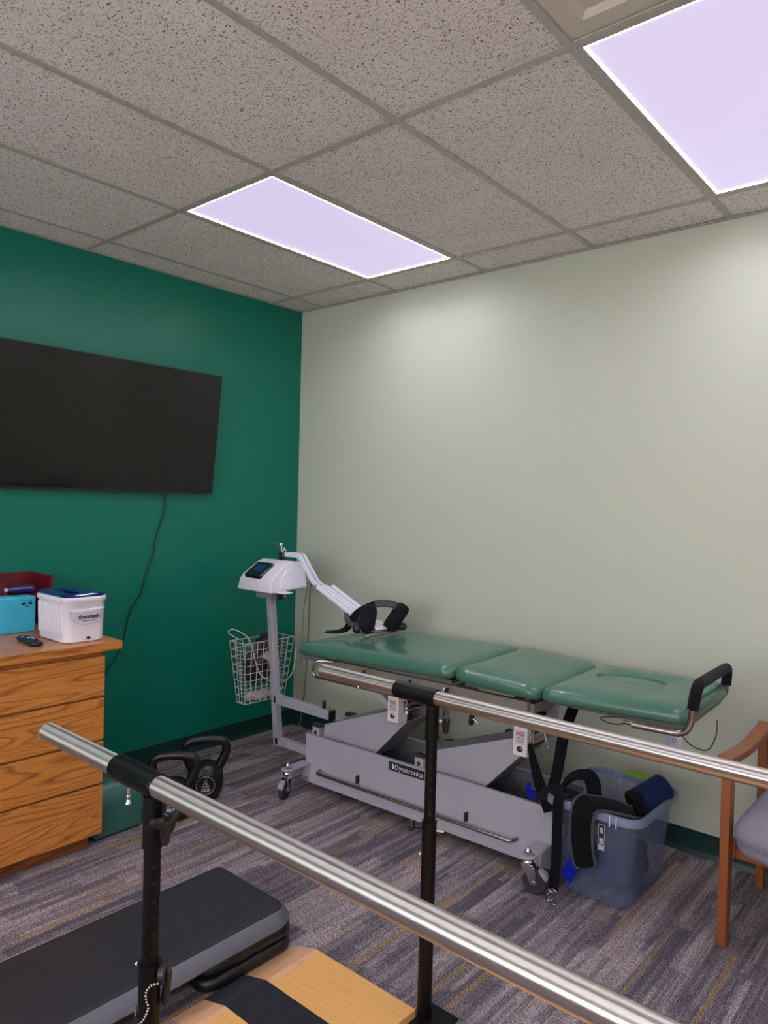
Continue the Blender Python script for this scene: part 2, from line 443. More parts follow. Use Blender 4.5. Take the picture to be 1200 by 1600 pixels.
# ================================================================ ROOM
H = 2.7254; XR = 5.7; YF = -5.4
bm = B(); box(bm, -0.1, XR+0.1, YF-0.1, 0.1, -0.06, 0.0); floor = struct('floor', bm, M['carpet'], flat=True)
bm = B(); box(bm, -0.1, 0, YF-0.1, 0.1, 0, H+0.12); struct('wall_left', bm, M['green'], flat=True)
bm = B(); box(bm, 0, XR, 0, 0.1, 0, H+0.12); struct('wall_back', bm, M['sage'], flat=True)
bm = B(); box(bm, XR, XR+0.1, YF-0.1, 0.1, 0, H+0.12); struct('wall_right', bm, M['pale'], flat=True)
WX0, WX1, WZ0, WZ1 = 0.9, 5.0, 0.85, 2.35  # opening for a window added in the unseen wall to brighten the ceiling
bm = B(); box(bm, 0, WX0, YF-0.1, YF, 0, H+0.12); box(bm, WX1, XR, YF-0.1, YF, 0, H+0.12); box(bm, WX0, WX1, YF-0.1, YF, 0, WZ0); box(bm, WX0, WX1, YF-0.1, YF, WZ1, H+0.12); struct('wall_front', bm, M['pale'], flat=True)
bm = B(); box(bm, WX0, WX1, YF-0.06, YF-0.055, WZ0, WZ1); win = struct('added_window_1', bm, M['glass'], flat=True)  # added window, out of view, lets world light reach the ceiling
bm = B()
for a in ((WX0, WX0+0.05, WZ0, WZ1), (WX1-0.05, WX1, WZ0, WZ1), (WX0+0.05, WX1-0.05, WZ0, WZ0+0.05), (WX0+0.05, WX1-0.05, WZ1-0.05, WZ1)): box(bm, a[0], a[1], YF-0.08, YF-0.03, a[2], a[3])
struct('added_window_frame', bm, M['vent'], win, bevel=0.003)
for k in (1, 2):
    x = WX0+(WX1-WX0)*k/3
    bm = B(); box(bm, x-0.025, x+0.025, YF-0.08, YF-0.03, WZ0+0.05, WZ1-0.05); struct('added_window_mullion', bm, M['vent'], win, bevel=0.003)
bm = B(); box(bm, WX0-0.05, WX1+0.05, YF-0.05, YF+0.06, WZ0-0.03, WZ0); struct('added_window_sill', bm, M['vent'], win, bevel=0.004)
# ceiling: slab, inlaid tiles, tee grid
bm = B(); box(bm, -0.1, XR+0.1, YF-0.1, 0.1, H+0.10, H+0.16); ceil = struct('ceiling', bm, M['vent'], flat=True)
gx0, T = 0.2137, 0.6096
XS = [0.0]+[gx0+T*i for i in range(20) if gx0+T*i < XR-0.02]+[XR]
YS = [0.0]+[-0.2679-2*T*i for i in range(8) if -0.2679-2*T*i > YF+0.02]+[YF]
lights = {(2, 1), (5, 1), (8, 1), (2, 3), (5, 3), (8, 3)}
VENT = (5, 2)
TW = 0.0125
for i in range(len(XS)-1):
    for j in range(len(YS)-1):
        if (i, j) in lights: continue
        x0, x1, y1, y0 = XS[i]+0.004, XS[i+1]-0.004, YS[j]-0.004, YS[j+1]+0.004
        if (i, j) == VENT: y1 = YS[j]-T-0.004
        bm = B(); box(bm, x0, x1, y0, y1, H+0.004+random.uniform(0, 0.0015), H+0.018)
        struct('ceiling_tile', bm, M['tile'], ceil, flat=True)
for y in YS[1:-1]:
    bm = B(); box(bm, 0, XR, y-TW, y+TW, H, H+0.003); box(bm, 0, XR, y-0.002, y+0.002, H+0.003, H+0.04)
    struct('main_tee', bm, M['tee'], ceil, flat=True)
for i, x in enumerate(XS[1:-1]):
    for j in range(len(YS)-1):
        y1 = YS[j]-TW; y0 = YS[j+1]+TW
        bm = B(); box(bm, x-TW, x+TW, y0, y1, H, H+0.003); box(bm, x-0.002, x+0.002, y0, y1, H+0.003, H+0.04)
        struct('cross_tee', bm, M['tee'], ceil, flat=True)
bm = B(); box(bm, XS[5]+TW, XS[6]-TW, YS[2]-T-TW, YS[2]-T+TW, H, H+0.003); struct('cross_tee', bm, M['tee'], ceil, flat=True)
bm = B()
for a in ((0, XR, -0.02, 0), (0, XR, YF, YF+0.02), (0, 0.02, YF, 0), (XR-0.02, XR, YF, 0)): box(bm, *a, H-0.002, H+0.001)
struct('wall_angle', bm, M['tee'], ceil, flat=True)
# cove bases
def cove(name, f, L):
    bm = B(); prism(bm, [(0.0, 0.0), (0.013, 0.0), (0.012, 0.004), (0.006, 0.014), (0.0035, 0.022), (0.0035, 0.100), (0.0, 0.102)], f, 0, L)
    struct(name, bm, M['cove'], angle=60)
cove('baseboard_left', lambda a, b, d: (a, -d, b), -YF)
cove('baseboard_back', lambda a, b, d: (d, -a, b), XR)
cove('baseboard_right', lambda a, b, d: (XR-a, -d, b), -YF)
cove('baseboard_front', lambda a, b, d: (d, YF+a, b), XR)

# light fixtures
LBL = {(8, 1): 'ceiling light panel right of the picture, near the pale wall', (2, 3): 'ceiling light panel behind the camera, nearest the green wall', (5, 3): 'ceiling light panel above and behind the camera', (8, 3): 'ceiling light panel farthest right behind the camera', (2, 1): 'smaller looking ceiling light panel nearest the green wall', (5, 1): 'large bright ceiling light panel cut off by right picture edge'}
for (i, j) in sorted(lights):
    x0, x1, y1, y0 = XS[i]+TW, XS[i+1]-TW, YS[j]-TW, YS[j+1]+TW
    t = thing('ceiling_light', LBL.get((i, j), 'flat white light panel behind or beside the camera, out of the picture'), 'ceiling light', ((x0+x1)/2, (y0+y1)/2, H), 0, 'recessed flat light panels in the ceiling grid')
    bm = B()
    e = 0.014
    for a in ((x0, x1, y0, y0+e), (x0, x1, y1-e, y1), (x0, x0+e, y0+e, y1-e), (x1-e, x1, y0+e, y1-e)): box(bm, *a, H+0.001, H+0.03)
    box(bm, x0, x1, y0, y1, H+0.03, H+0.045)
    obj('light_frame', bm, M['tee'], t, flat=True)
    g = e+0.009
    bm = B(); box(bm, x0+g, x1-g, y0+g, y1-g, H+0.004, H+0.010); obj('diffuser', bm, M['panel'], t, flat=True)
    for a in ((x0+e, x1-e, y0+e, y0+g), (x0+e, x1-e, y1-g, y1-e), (x0+e, x0+g, y0+g, y1-g), (x1-g, x1-e, y0+g, y1-g)):
        bm = B(); box(bm, *a, H+0.004, H+0.010); bmesh.ops.recalc_face_normals(bm, faces=bm.faces[:])
        for f in bm.faces: f.material_index = 1 if f.normal.z < -0.9 else 0
        obj('led_strip', bm, [M['white'], M['led']], t, flat=True)
# air vent (flared square)
vx0, vx1, vy1, vy0 = XS[5]+0.004, XS[6]-0.004, YS[2]-0.004, YS[2]-T+0.004
t = thing('air_vent', 'ivory square flared air vent in the ceiling beside the large light panel', 'air vent', ((vx0+vx1)/2, (vy0+vy1)/2, H))
def sq(d, z): return [V((vx0+d, vy0+d, z)), V((vx1-d, vy0+d, z)), V((vx1-d, vy1-d, z)), V((vx0+d, vy1-d, z))]
bm = B(); stack(bm, [sq(0, H+0.02), sq(0, H+0.006), sq(0.065, H+0.006), sq(0.14, H+0.075), sq(0.14, H+0.09)], True, True); obj('vent_face', bm, M['vent'], t, flat=True)
for d, z in ((0.13, H+0.035), (0.18, H+0.05)):
    bm = B(); stack(bm, [sq(d, z), sq(d+0.035, z+0.02), sq(d+0.037, z+0.018), sq(d+0.002, z-0.003)], False, False)
    obj('vent_louver', bm, M['vent'], t, flat=True)
bm = B(); stack(bm, [sq(0.23, H+0.03), sq(0.235, H+0.024), sq(0.235, H+0.034)]); obj('vent_core', bm, M['vent'], t, flat=True)

# ================================================================ TELEVISION
tvy0, tvy1 = -1.942, -0.712
tt = thing('television', 'large black flat television mounted on the green wall', 'television', (0.0, (tvy0+tvy1)/2, 1.51))
A, Bz = V((0.035, 0, 1.508)), V((0.112, 0, 2.19))      # front bottom, front top (tilted forward)
dv = (Bz-A); hgt = dv.length; zv = dv.normalized(); nv = V((zv.z, 0, -zv.x))
Mtv = Matrix(((0, zv.x, nv.x, A.x), (1, zv.y, nv.y, tvy0), (0, zv.z, nv.z, A.z), (0, 0, 0, 1)))
W_ = tvy1-tvy0
bm = B(); box(bm, 0, W_, 0, hgt, -0.028, -0.004, Mtv); box(bm, 0.2, W_-0.2, 0.08, hgt-0.12, -0.05, -0.028, Mtv); obj('housing', bm, M['black'], tt, bevel=0.003)
bm = B(); box(bm, 0.006, W_-0.006, 0.014, hgt-0.006, -0.004, 0.0, Mtv); obj('screen', bm, M['screen'], tt, flat=True)
bm = B()
for a in ((0, W_, 0, 0.014), (0, W_, hgt-0.006, hgt), (0, 0.006, 0.014, hgt-0.006), (W_-0.006, W_, 0.014, hgt-0.006)): box(bm, *a, -0.004, 0.0015, Mtv)
obj('bezel', bm, M['black'], tt, flat=True)
bm = B(); box(bm, W_/2-0.028, W_/2+0.028, -0.006, 0.004, -0.012, 0.003, Mtv); obj('logo_tab', bm, M['rubber'], tt, bevel=0.001)
bm = B(); box(bm, 0, 0.05, tvy0+0.4, tvy1-0.4, 1.7, 2.0); obj('wall_mount', bm, M['blackm'], tt, flat=True)
cpts = [(0.010, -1.003, 1.53), (0.010, -1.004, 1.503), (0.008, -1.01, 1.403), (0.008, -1.055, 1.268), (0.008, -1.078, 1.148), (0.008, -1.118, 1.052), (0.008, -1.138, 0.966), (0.008, -1.198, 0.877), (0.008, -1.222, 0.8), (0.008, -1.241, 0.706), (0.008, -1.287, 0.62), (0.008, -1.336, 0.56), (0.008, -1.40, 0.40)]
bm = B(); tube(bm, smooth_path(cpts, 5), 0.0035, 8); tag(obj('power_cord', bm, M['cordb']), 'black power cord hanging down green wall below the television', 'cord')

# ================================================================ CABINET with countertop
ZT = 0.875
cb = thing('drawer_cabinet', 'oak cabinet with four wide drawer fronts at left edge', 'cabinet', (0.36, -2.2, 0))
cy0, cy1 = -2.75, -1.728
bm = B(); box(bm, 0.02, 0.70, cy0, cy1-0.003, 0.06, 0.84); obj('body', bm, M['oak'], cb, flat=True)
bm = B(); box(bm, 0.04, 0.665, cy0, cy1-0.03, 0.0, 0.06); obj('toe_kick', bm, M['kick'], cb, flat=True)
zs = [0.060, 0.276, 0.460, 0.6445, 0.822]
for a, b in zip(zs, zs[1:]):
    bm = B(); box(bm, 0.701, 0.721, cy0, cy1, a+0.0048, b-0.0048); obj('drawer', bm, M['oak'], cb, bevel=0.0015)
ct = thing('countertop', 'oak countertop with a thick edge lying over the drawer cabinet', 'countertop', (0.37, -2.2, 0.84))
bm = B(); box(bm, 0.01, 0.741, cy0, -1.669, 0.842, ZT); obj('slab', bm, M['oak_top'], ct, bevel=0.001)
bm = B(); box(bm, 0.741, 0.748, cy0, -1.665, 0.841, ZT+0.0005); box(bm, 0.01, 0.741, -1.669, -1.664, 0.841, ZT+0.0005); obj('edge_band', bm, M['oak_edge'], ct, bevel=0.0012)

# paraffin bath
bx0, bx1, by0, by1 = 0.405, 0.685, -1.886, -1.697
t = thing('paraffin_bath', 'white ribbed paraffin bath with blue lid on the oak countertop', 'paraffin bath', ((bx0+bx1)/2, (by0+by1)/2, ZT))
def rr(ins, z, r=0.045, n=8): return [V((x, y, z)) for x, y in rrect(bx0+ins, bx1-ins, by0+ins, by1-ins, max(0.01, r-ins*0.5), n)]
bm = B(); stack(bm, [rr(0.012, ZT), rr(0.006, ZT+0.005), rr(0.006, ZT+0.03), rr(0.001, ZT+0.165), rr(-0.004, ZT+0.170), rr(-0.005, ZT+0.185), rr(0.0, ZT+0.19)], True, True)
obj('tub', bm, M['white'], t, angle=50)
for k in range(9):
    x = bx0+0.048+k*0.0240
    bm = B(); z0, z1 = ZT+0.032, ZT+0.158
    f0, f1 = by0+0.0045, by0+0.0005
    stack(bm, [[V((x+a*0.0085, f0-b*0.0055, z0)) for a, b in ((-1, -1), (-0.7, 1), (0.7, 1), (1, -1))], [V((x+a*0.0085, f1-b*0.0055, z1)) for a, b in ((-1, -1), (-0.7, 1), (0.7, 1), (1, -1))]])
    obj('rib', bm, M['white'], t, bevel=0.001)
# lid: shallow dish with bulging edge
def rl(ins, z): return [V((x, y, z)) for x, y in rrect(bx0+ins, bx1-ins, by0+ins, by1-ins, 0.045, 8)]
bm = B(); stack(bm, [rl(0.002, ZT+0.19), rl(0.001, ZT+0.197), rl(0.006, ZT+0.202), rl(0.028, ZT+0.203), rl(0.04, ZT+0.196), rl(0.055, ZT+0.193)], True, True); obj('lid', bm, M['bluep'], t)
bm = B(); tube(bm, round_path([((bx0+bx1)/2-0.05, (by0+by1)/2, ZT+0.196), ((bx0+bx1)/2-0.04, (by0+by1)/2, ZT+0.199), ((bx0+bx1)/2+0.04, (by0+by1)/2, ZT+0.199), ((bx0+bx1)/2+0.05, (by0+by1)/2, ZT+0.196)], 0.01), 0.007, 10); obj('lid_handle', bm, M['bluep'], t)
# front lip, seams and lettering (front faces +x)
bm = B(); yc = (by0+by1)/2
arc = [(bx1-0.001, yc+0.075*math.cos(a), ZT+0.137+0.062*math.sin(a)) for a in [PI+PI*k/24 for k in range(25)]]
tube(bm, arc, 0.0008, 6); obj('badge_outline', bm, M['vinylg'], t)
bm = B(); prism(bm, [(-0.075, 0.137), (0.075, 0.143), (0.075, 0.139), (0.03, 0.132), (-0.02, 0.129), (-0.06, 0.131)], lambda a, b, d: (bx1-0.004+d, yc+a, ZT+b), 0, 0.006); obj('grip_lip', bm, M['whitem'], t)
Mf = frame((bx1+0.0012, yc+0.008, ZT+0.108), (0, 1, 0), (0, 0, 1))
text('therabath', 0.0235, M['ink'], Mf, t, bold=True)
text('PARAFFIN THERAPY', 0.0065, M['ink'], Mf @ Matrix.Translation((0, -0.017, 0)), t)
text('"', 0.02, M['ink'], Mf @ Matrix.Translation((0, 0.017, 0)), t)
bm = B(); cyl(bm, (bx1-0.006, yc+0.008, ZT+0.018), (bx1+0.002, yc+0.008, ZT+0.018), 0.007, 20); obj('indicator', bm, M['cove'], t)
# remote
t = thing('remote_control', 'black television remote lying on the oak countertop', 'remote control', (0.552, -1.967, ZT), math.radians(-4))
bm = B()
def rem(ins, z): return [V((x, y, z)) for x, y in rrect(-0.095+ins, 0.095-ins, -0.025+ins, 0.025-ins, 0.018, 5)]
stack(bm, [rem(0.005, 0.0005), rem(0.001, 0.006), rem(0.0, 0.013), rem(0.003, 0.018), rem(0.008, 0.0195)]); obj('case', bm, M['black'], t, local=True, angle=50)
for i in range(8):
    for j in (-1, 0, 1):
        bm = B(); x = -0.062+i*0.016; m = 'paper' if (i, j) in ((3, 0), (4, 1), (1, -1)) else 'blackg'
        s = 0.0052 if m == 'blackg' else 0.0065
        stack(bm, [[V((x+s*a, j*0.012+s*0.8*b, z)) for a, b in ((-1, -1), (1, -1), (1, 1), (-1, 1))] for z in (0.0185, 0.0212)]); obj('button', bm, M[m], t, local=True, bevel=0.0007)
# cyan carton
t = thing('cyan_box', 'bright cyan carton standing on countertop in front of the maroon organizer', 'box', (0.235, -1.98, ZT))
bm = B(); box(bm, 0.232, 0.31, -2.19, -1.838, ZT, ZT+0.158); obj('carton', bm, M['cyan'], t, bevel=0.006, seg=3)
bm = B(); box(bm, 0.24, 0.305, -2.18, -1.93, ZT+0.157, ZT+0.1605); obj('flap', bm, M['cyan'], t, bevel=0.001)
Mc = frame((0.3104, -1.877, ZT+0.128), (0, 1, 0), (0, 0, 1))
bm = B(); prism(bm, [(-0.022, 0.0115), (0.022, 0.0115), (0.022, 0.0130), (-0.022, 0.0130)], lambda a, b, d: Mc @ V((a, b, d)), -0.0002, 0.0003); obj('printed_line', bm, M['ink'], t, flat=True)
bm = B()
for s in (-1, 1):
    prism(bm, [(s*0.002, 0.004), (s*0.02, 0.006), (s*0.024, -0.002), (s*0.014, -0.006), (s*0.006, -0.002)], lambda a, b, d: Mc @ V((a, b, d)), -0.0002, 0.0004)
    prism(bm, [(s*0.001, -0.006), (s*0.006, -0.012), (s*0.009, -0.022), (s*0.007, -0.022), (s*0.004, -0.013), (s*0.0, -0.009)], lambda a, b, d: Mc @ V((a, b, d)), -0.0002, 0.0004)
obj('emblem', bm, M['ink'], t, flat=True)
# maroon organizer
t = thing('desk_organizer', 'dark maroon tray organizer against the green wall', 'organizer', (0.12, -2.0, ZT))
bm = B(); box(bm, 0.012, 0.022, -2.4, -1.715, ZT, 1.113); obj('back_panel', bm, M['maroon'], t, flat=True)
bm = B(); box(bm, 0.022, 0.205, -1.725, -1.713, ZT, 1.108); obj('side_panel', bm, M['maroon'], t, flat=True)
bm = B(); box(bm, 0.022, 0.215, -2.4, -1.725, 1.018, 1.028); obj('shelf', bm, M['maroon'], t, flat=True)
bm = B(); box(bm, 0.205, 0.213, -2.4, -1.935, 1.028, 1.086); obj('front_lip', bm, M['maroon'], t, flat=True)
bm = B(); box(bm, 0.022, 0.2, -2.09, -2.08, ZT, 1.018); obj('divider', bm, M['maroon'], t, flat=True)
# bottle
t = thing('blue_bottle', 'cobalt blue bottle with white cap lying on the maroon organizer', 'bottle', (0.15, -1.86, 1.028))
bm = B(); lathe(bm, [(0, 0), (0.017, 0.0), (0.019, 0.004), (0.019, 0.10), (0.016, 0.113), (0.009, 0.12)], mtx=Matrix.Translation((0.17, -1.788, 1.0475)) @ Matrix.Rotation(PI/2, 4, 'X')); obj('bottle_body', bm, M['bluebottle'], t)
bm = B(); cyl(bm, (0.17, -1.905, 1.0475), (0.17, -1.93, 1.0475), 0.0105, 18); obj('cap', bm, M['white'], t, bevel=0.001)

# ================================================================ GREEN BOLSTER
t = thing('bolster', 'green vinyl bolster cushion on carpet beside the oak cabinet', 'bolster', (0.5, -1.61, 0))
bm = B()
prof = [(0.655, 0.004), (0.662, 0.02), (0.662, 0.13)]+[(0.555+0.107*math.cos(a), 0.13+0.105*math.sin(a)) for a in [PI/2*k/8 for k in range(1, 9)]]+[(0.36, 0.238), (0.12, 0.238), (0.08, 0.2), (0.08, 0.02), (0.09, 0.004)]
prism(bm, prof, lambda a, b, d: (a, d, b), -1.7245, -1.493); obj('cover', bm, M['vinyl2'], t, bevel=0.018, seg=4, angle=60)
bm = B()
pp = [(a-0.001 if a > 0.5 else a, b) for a, b in prof]
for yy in (-1.710, -1.510):
    tube(bm, [V((a+0.0008, yy, b+0.0004)) for a, b in prof[1:13]], 0.0022, 6)
obj('piping', bm, M['vinyl2'], t)
bm = B(); box(bm, 0.10, 0.645, -1.715, -1.505, 0, 0.006); obj('base', bm, M['black'], t, flat=True)

# ================================================================ KETTLEBELLS
def kettlebell(name, label, loc, rot, s):
    t = thing(name, label, 'kettlebell', loc, rot, 'black kettlebells on the carpet')
    R = 0.091*s
    bm = B(); lathe(bm, [(0, 0), (R*0.62, 0), (R*0.78, 0.006*s), (R*0.96, 0.04*s), (R, 0.085*s), (R*0.95, 0.122*s), (R*0.78, 0.152*s), (R*0.5, 0.172*s), (R*0.25, 0.178*s), (0, 0.179*s)], seg=36); obj('bell', bm, M['kb'], t, local=True, angle=70)
    bm = B(); hw = 0.103*s
    path = smooth_path([(-0.050*s, 0, 0.120*s), (-0.080*s, 0, 0.175*s), (-0.100*s, 0, 0.232*s), (-0.088*s, 0, 0.272*s), (-0.045*s, 0, 0.284*s), (0.045*s, 0, 0.284*s), (0.088*s, 0, 0.272*s), (0.100*s, 0, 0.232*s), (0.080*s, 0, 0.175*s), (0.050*s, 0, 0.120*s)], 5)
    n = len(path); sz = [1.35-0.35*math.sin(PI*i/(n-1))**0.5 for i in range(n)]
    tube(bm, path, 0.0205*s, 18, sizes=sz); obj('handle', bm, M['kb'], t, local=True, angle=70)
    # round emblem on the face (-y local)
    zc = 0.088*s
    bm = B(); lathe(bm, [(0, 0), (0.043*s, 0), (0.046*s, 0.002), (0.048*s, 0.0), (0.048*s, -0.016)], mtx=Matrix.Translation((0, -R-0.001, zc)) @ Matrix.Rotation(PI/2, 4, 'X'), seg=40); eb = obj('emblem_disc', bm, M['kb'], t, local=True)
    bm = B(); cy = [(0.0445*s*math.cos(2*PI*k/40), -R-0.0032, zc+0.0445*s*math.sin(2*PI*k/40)) for k in range(40)]; tube(bm, cy, 0.0007, 5, closed=True); obj('emblem_ring', bm, M['inkw'], eb, local=True)
    F = frame((0, -R-0.0022, zc), (1, 0, 0), (0, 0, 1))
    text('25LB', 0.019*s, M['inkw'], F @ Matrix.Translation((0, -0.021*s, 0)), eb, bold=True, local=True)
    text('POWER', 0.0105*s, M['inkw'], F @ Matrix.Translation((0, -0.004*s, 0)), eb, local=True)
    bm = B()
    P = lambda a, b: F @ V((a*s, b*s, 0.0005))
    for st in ([(-0.012, 0.004), (-0.003, 0.012), (0.004, 0.008), (0.014, 0.006)], [(-0.010, 0.022), (0.0, 0.020), (0.006, 0.026)], [(0.0, 0.020), (-0.003, 0.012)], [(0.004, 0.008), (0.01, 0.014)]):
        tube(bm, [P(*q) for q in st], 0.0013, 6)
    ball(bm, P(0.003, 0.030), 0.003*s, 10); obj('emblem_runner', bm, M['inkw'], eb, local=True)
    return t
k1 = kettlebell('kettlebell', 'black kettlebell with white round emblem, behind, nearer the grey table', (0.583, -1.110, 0), math.radians(55), 1.0)
k2 = kettlebell('kettlebell', 'black kettlebell mostly hidden behind the steel rail and its black joint', (0.668, -1.345, 0), math.radians(48), 1.0)

# ================================================================ TREATMENT TABLE (local frame: x along, y across)
TA = math.radians(2.1); TL = (1.55, -0.50, 0)
tb = thing('treatment_table', 'grey steel electric treatment table with three green vinyl cushions', 'treatment table', TL, TA)
def ob(name, bm, m, p=None, **kw): return obj(name, bm, m, p or tb, local=True, **kw)
# base: two side panels with lips and flared foot, end plates, floor tray
u0, u1 = -0.698, 0.680; zb, zt = 0.045, 0.285
prof = [(-0.164, zt), (-0.164, 0.125), (-0.170, 0.10), (-0.176, 0.07), (-0.176, zb), (-0.166, zb), (-0.160, 0.1), (-0.154, 0.125), (-0.154, zt-0.006), (-0.146, zt-0.006), (-0.146, zt)]
for s in (1, -1):
    bm = B(); prism(bm, prof, lambda a, b, d: (d, a*s, b), u0, u1); ob('base_panel', bm, M['grey'], bevel=0.002)
bm = B(); box(bm, u0+0.001, u0+0.006, -0.15, 0.15, 0.06, 0.27); ob('end_plate', bm, M['grey'], flat=True)
bm = B(); box(bm, u1-0.009, u1-0.003, -0.15, 0.15, 0.05, 0.16); ob('end_plate', bm, M['grey'], flat=True)
bm = B(); box(bm, u0+0.01, u1-0.01, -0.146, 0.146, 0.055, 0.06); ob('tray', bm, M['greyd'], flat=True)
bm = B(); box(bm, u0+0.01, u1-0.01, 0.148, 0.153, 0.062, 0.275); ob('inner_liner', bm, M['greyd'], flat=True)
# end detail: square tube + black actuator at right end
bm = B(); box(bm, 0.50, 0.71, -0.11, -0.07, 0.16, 0.20); ob('end_tube', bm, M['grey'], bevel=0.004)
bm = B(); box(bm, 0.60, 0.676, -0.06, 0.0, 0.075, 0.13); cyl(bm, (0.1, 0.03, 0.11), (0.6, 0.03, 0.12), 0.028, 20); ob('actuator', bm, M['black'], bevel=0.003)
# hinge blocks
for cx in (-0.650, 0.005):
    for s in (-1, 1):
        bm = B(); box(bm, cx-0.024, cx+0.024, s*0.128-0.014, s*0.128+0.014, 0.20, 0.322); hb = ob('hinge_block', bm, M['grey'], bevel=0.002)
        bm = B(); box(bm, cx-0.026, cx+0.03, s*0.128-0.018, s*0.128+0.018, 0.322, 0.338); ob('block_cap', bm, M['rubber'], hb, bevel=0.002)
        bm = B(); cyl(bm, (cx, s*0.128-0.016, 0.295), (cx, s*0.128-0.012, 0.295), 0.011, 16); cyl(bm, (cx, s*0.128-0.019, 0.295), (cx, s*0.128-0.015, 0.295), 0.006, 6); ob('bolt', bm, M['nickel'], hb)
# lift arms: box folded from sheet
for du in (0.0, 0.615):
    pol = [(-0.625, 0.333), (-0.115, 0.520), (-0.095, 0.500), (-0.10, 0.455), (-0.30, 0.245), (-0.66, 0.20), (-0.655, 0.30)]
    for s in (-1, 1):
        bm = B(); prism(bm, [(a+du, b) for a, b in pol], lambda a, b, d: (a, d, b), s*0.100, s*0.106); la = ob('lift_arm', bm, M['grey'], flat=True)
    bm = B()
    for (a, b) in (((-0.60, 0.339), (-0.14, 0.508)), ((-0.105, 0.452), (-0.30, 0.247))):
        beam(bm, (a[0]+du, 0, a[1]), (b[0]+du, 0, b[1]), 0.20, 0.005)
    ob('arm_sheet', bm, M['hub'], flat=True)
    bm = B(); box(bm, -0.30+du, -0.24+du, 0.10, 0.13, 0.452, 0.462); ob('arm_clip', bm, M['blackm'], flat=True)
# posts with warning stickers
POSTS = (-0.148, 0.520)
for pu in POSTS:
    for s in (-1, 1):
        bm = B(); box(bm, pu-0.032, pu+0.032, s*0.128-0.02, s*0.128+0.02, 0.455, 0.70); p = ob('support_post', bm, M['white'] if s < 0 else M['grey'], bevel=0.002)
        if s > 0: continue
        bm = B(); box(bm, pu-0.022, pu+0.022, -0.1495, -0.148, 0.503, 0.562); ob('warning_sticker', bm, M['sticker'], p, flat=True)
        F = frame((pu, -0.1498, 0.5475), (1, 0, 0), (0, 0, 1))
        text('DANGER', 0.0125, M['red'], F @ Matrix.Diagonal((0.8, 1.9, 1, 1)), p, local=True, bold=True)
        text('PINCH', 0.0115, M['inkd'], F @ Matrix.Translation((0, -0.0185, 0)), p, local=True)
        text('POINT', 0.0115, M['inkd'], F @ Matrix.Translation((0, -0.0315, 0)), p, local=True)
        bm = B(); cyl(bm, (pu, -0.152, 0.485), (pu, -0.147, 0.485), 0.013, 18); cyl(bm, (pu, -0.157, 0.485), (pu, -0.15, 0.485), 0.007, 6); ob('bolt', bm, M['nickel'], p)
    bm = B(); cyl(bm, (pu, -0.11, 0.485), (pu, 0.11, 0.485), 0.012, 14); cyl(bm, (pu+0.03, -0.11, 0.53), (pu+0.03, 0.11, 0.53), 0.02, 14); ob('axle', bm, M['nickel'])
# upper frame
for s in (-1, 1):
    bm = B(); box(bm, -0.50, 0.60, s*0.235-0.014, s*0.235+0.014, 0.655, 0.715); ob('side_member', bm, M['frameb'], bevel=0.002)
for u in (-0.49, -0.148, 0.235, 0.52, 0.60):
    bm = B(); box(bm, u-0.018, u+0.018, -0.225, 0.225, 0.665, 0.705); ob('cross_member', bm, M['frameb'], bevel=0.002)
for s in (-1, 1):
    bm = B(); beam(bm, (-0.40, s*0.122, 0.672), (-0.155, s*0.122, 0.50), 0.03, 0.026); ob('diagonal_brace', bm, M['grey'], bevel=0.002)
bm = B(); box(bm, 0.66, 1.10, -0.05, -0.02, 0.70, 0.725); box(bm, 0.66, 1.10, 0.12, 0.15, 0.70, 0.725); ob('headrest_arm', bm, M['frameb'], bevel=0.003)
bm = B(); box(bm, -0.66, -0.50, -0.24, 0.24, 0.69, 0.715); ob('end_panel', bm, M['greyd'], flat=True)
bm = B(); cyl(bm, (0.50, -0.2, 0.675), (0.72, 0.06, 0.702), 0.009, 10); cyl(bm, (0.24, -0.12, 0.66), (0.56, 0.0, 0.60), 0.014, 12); ob('gas_strut', bm, M['blackm'])
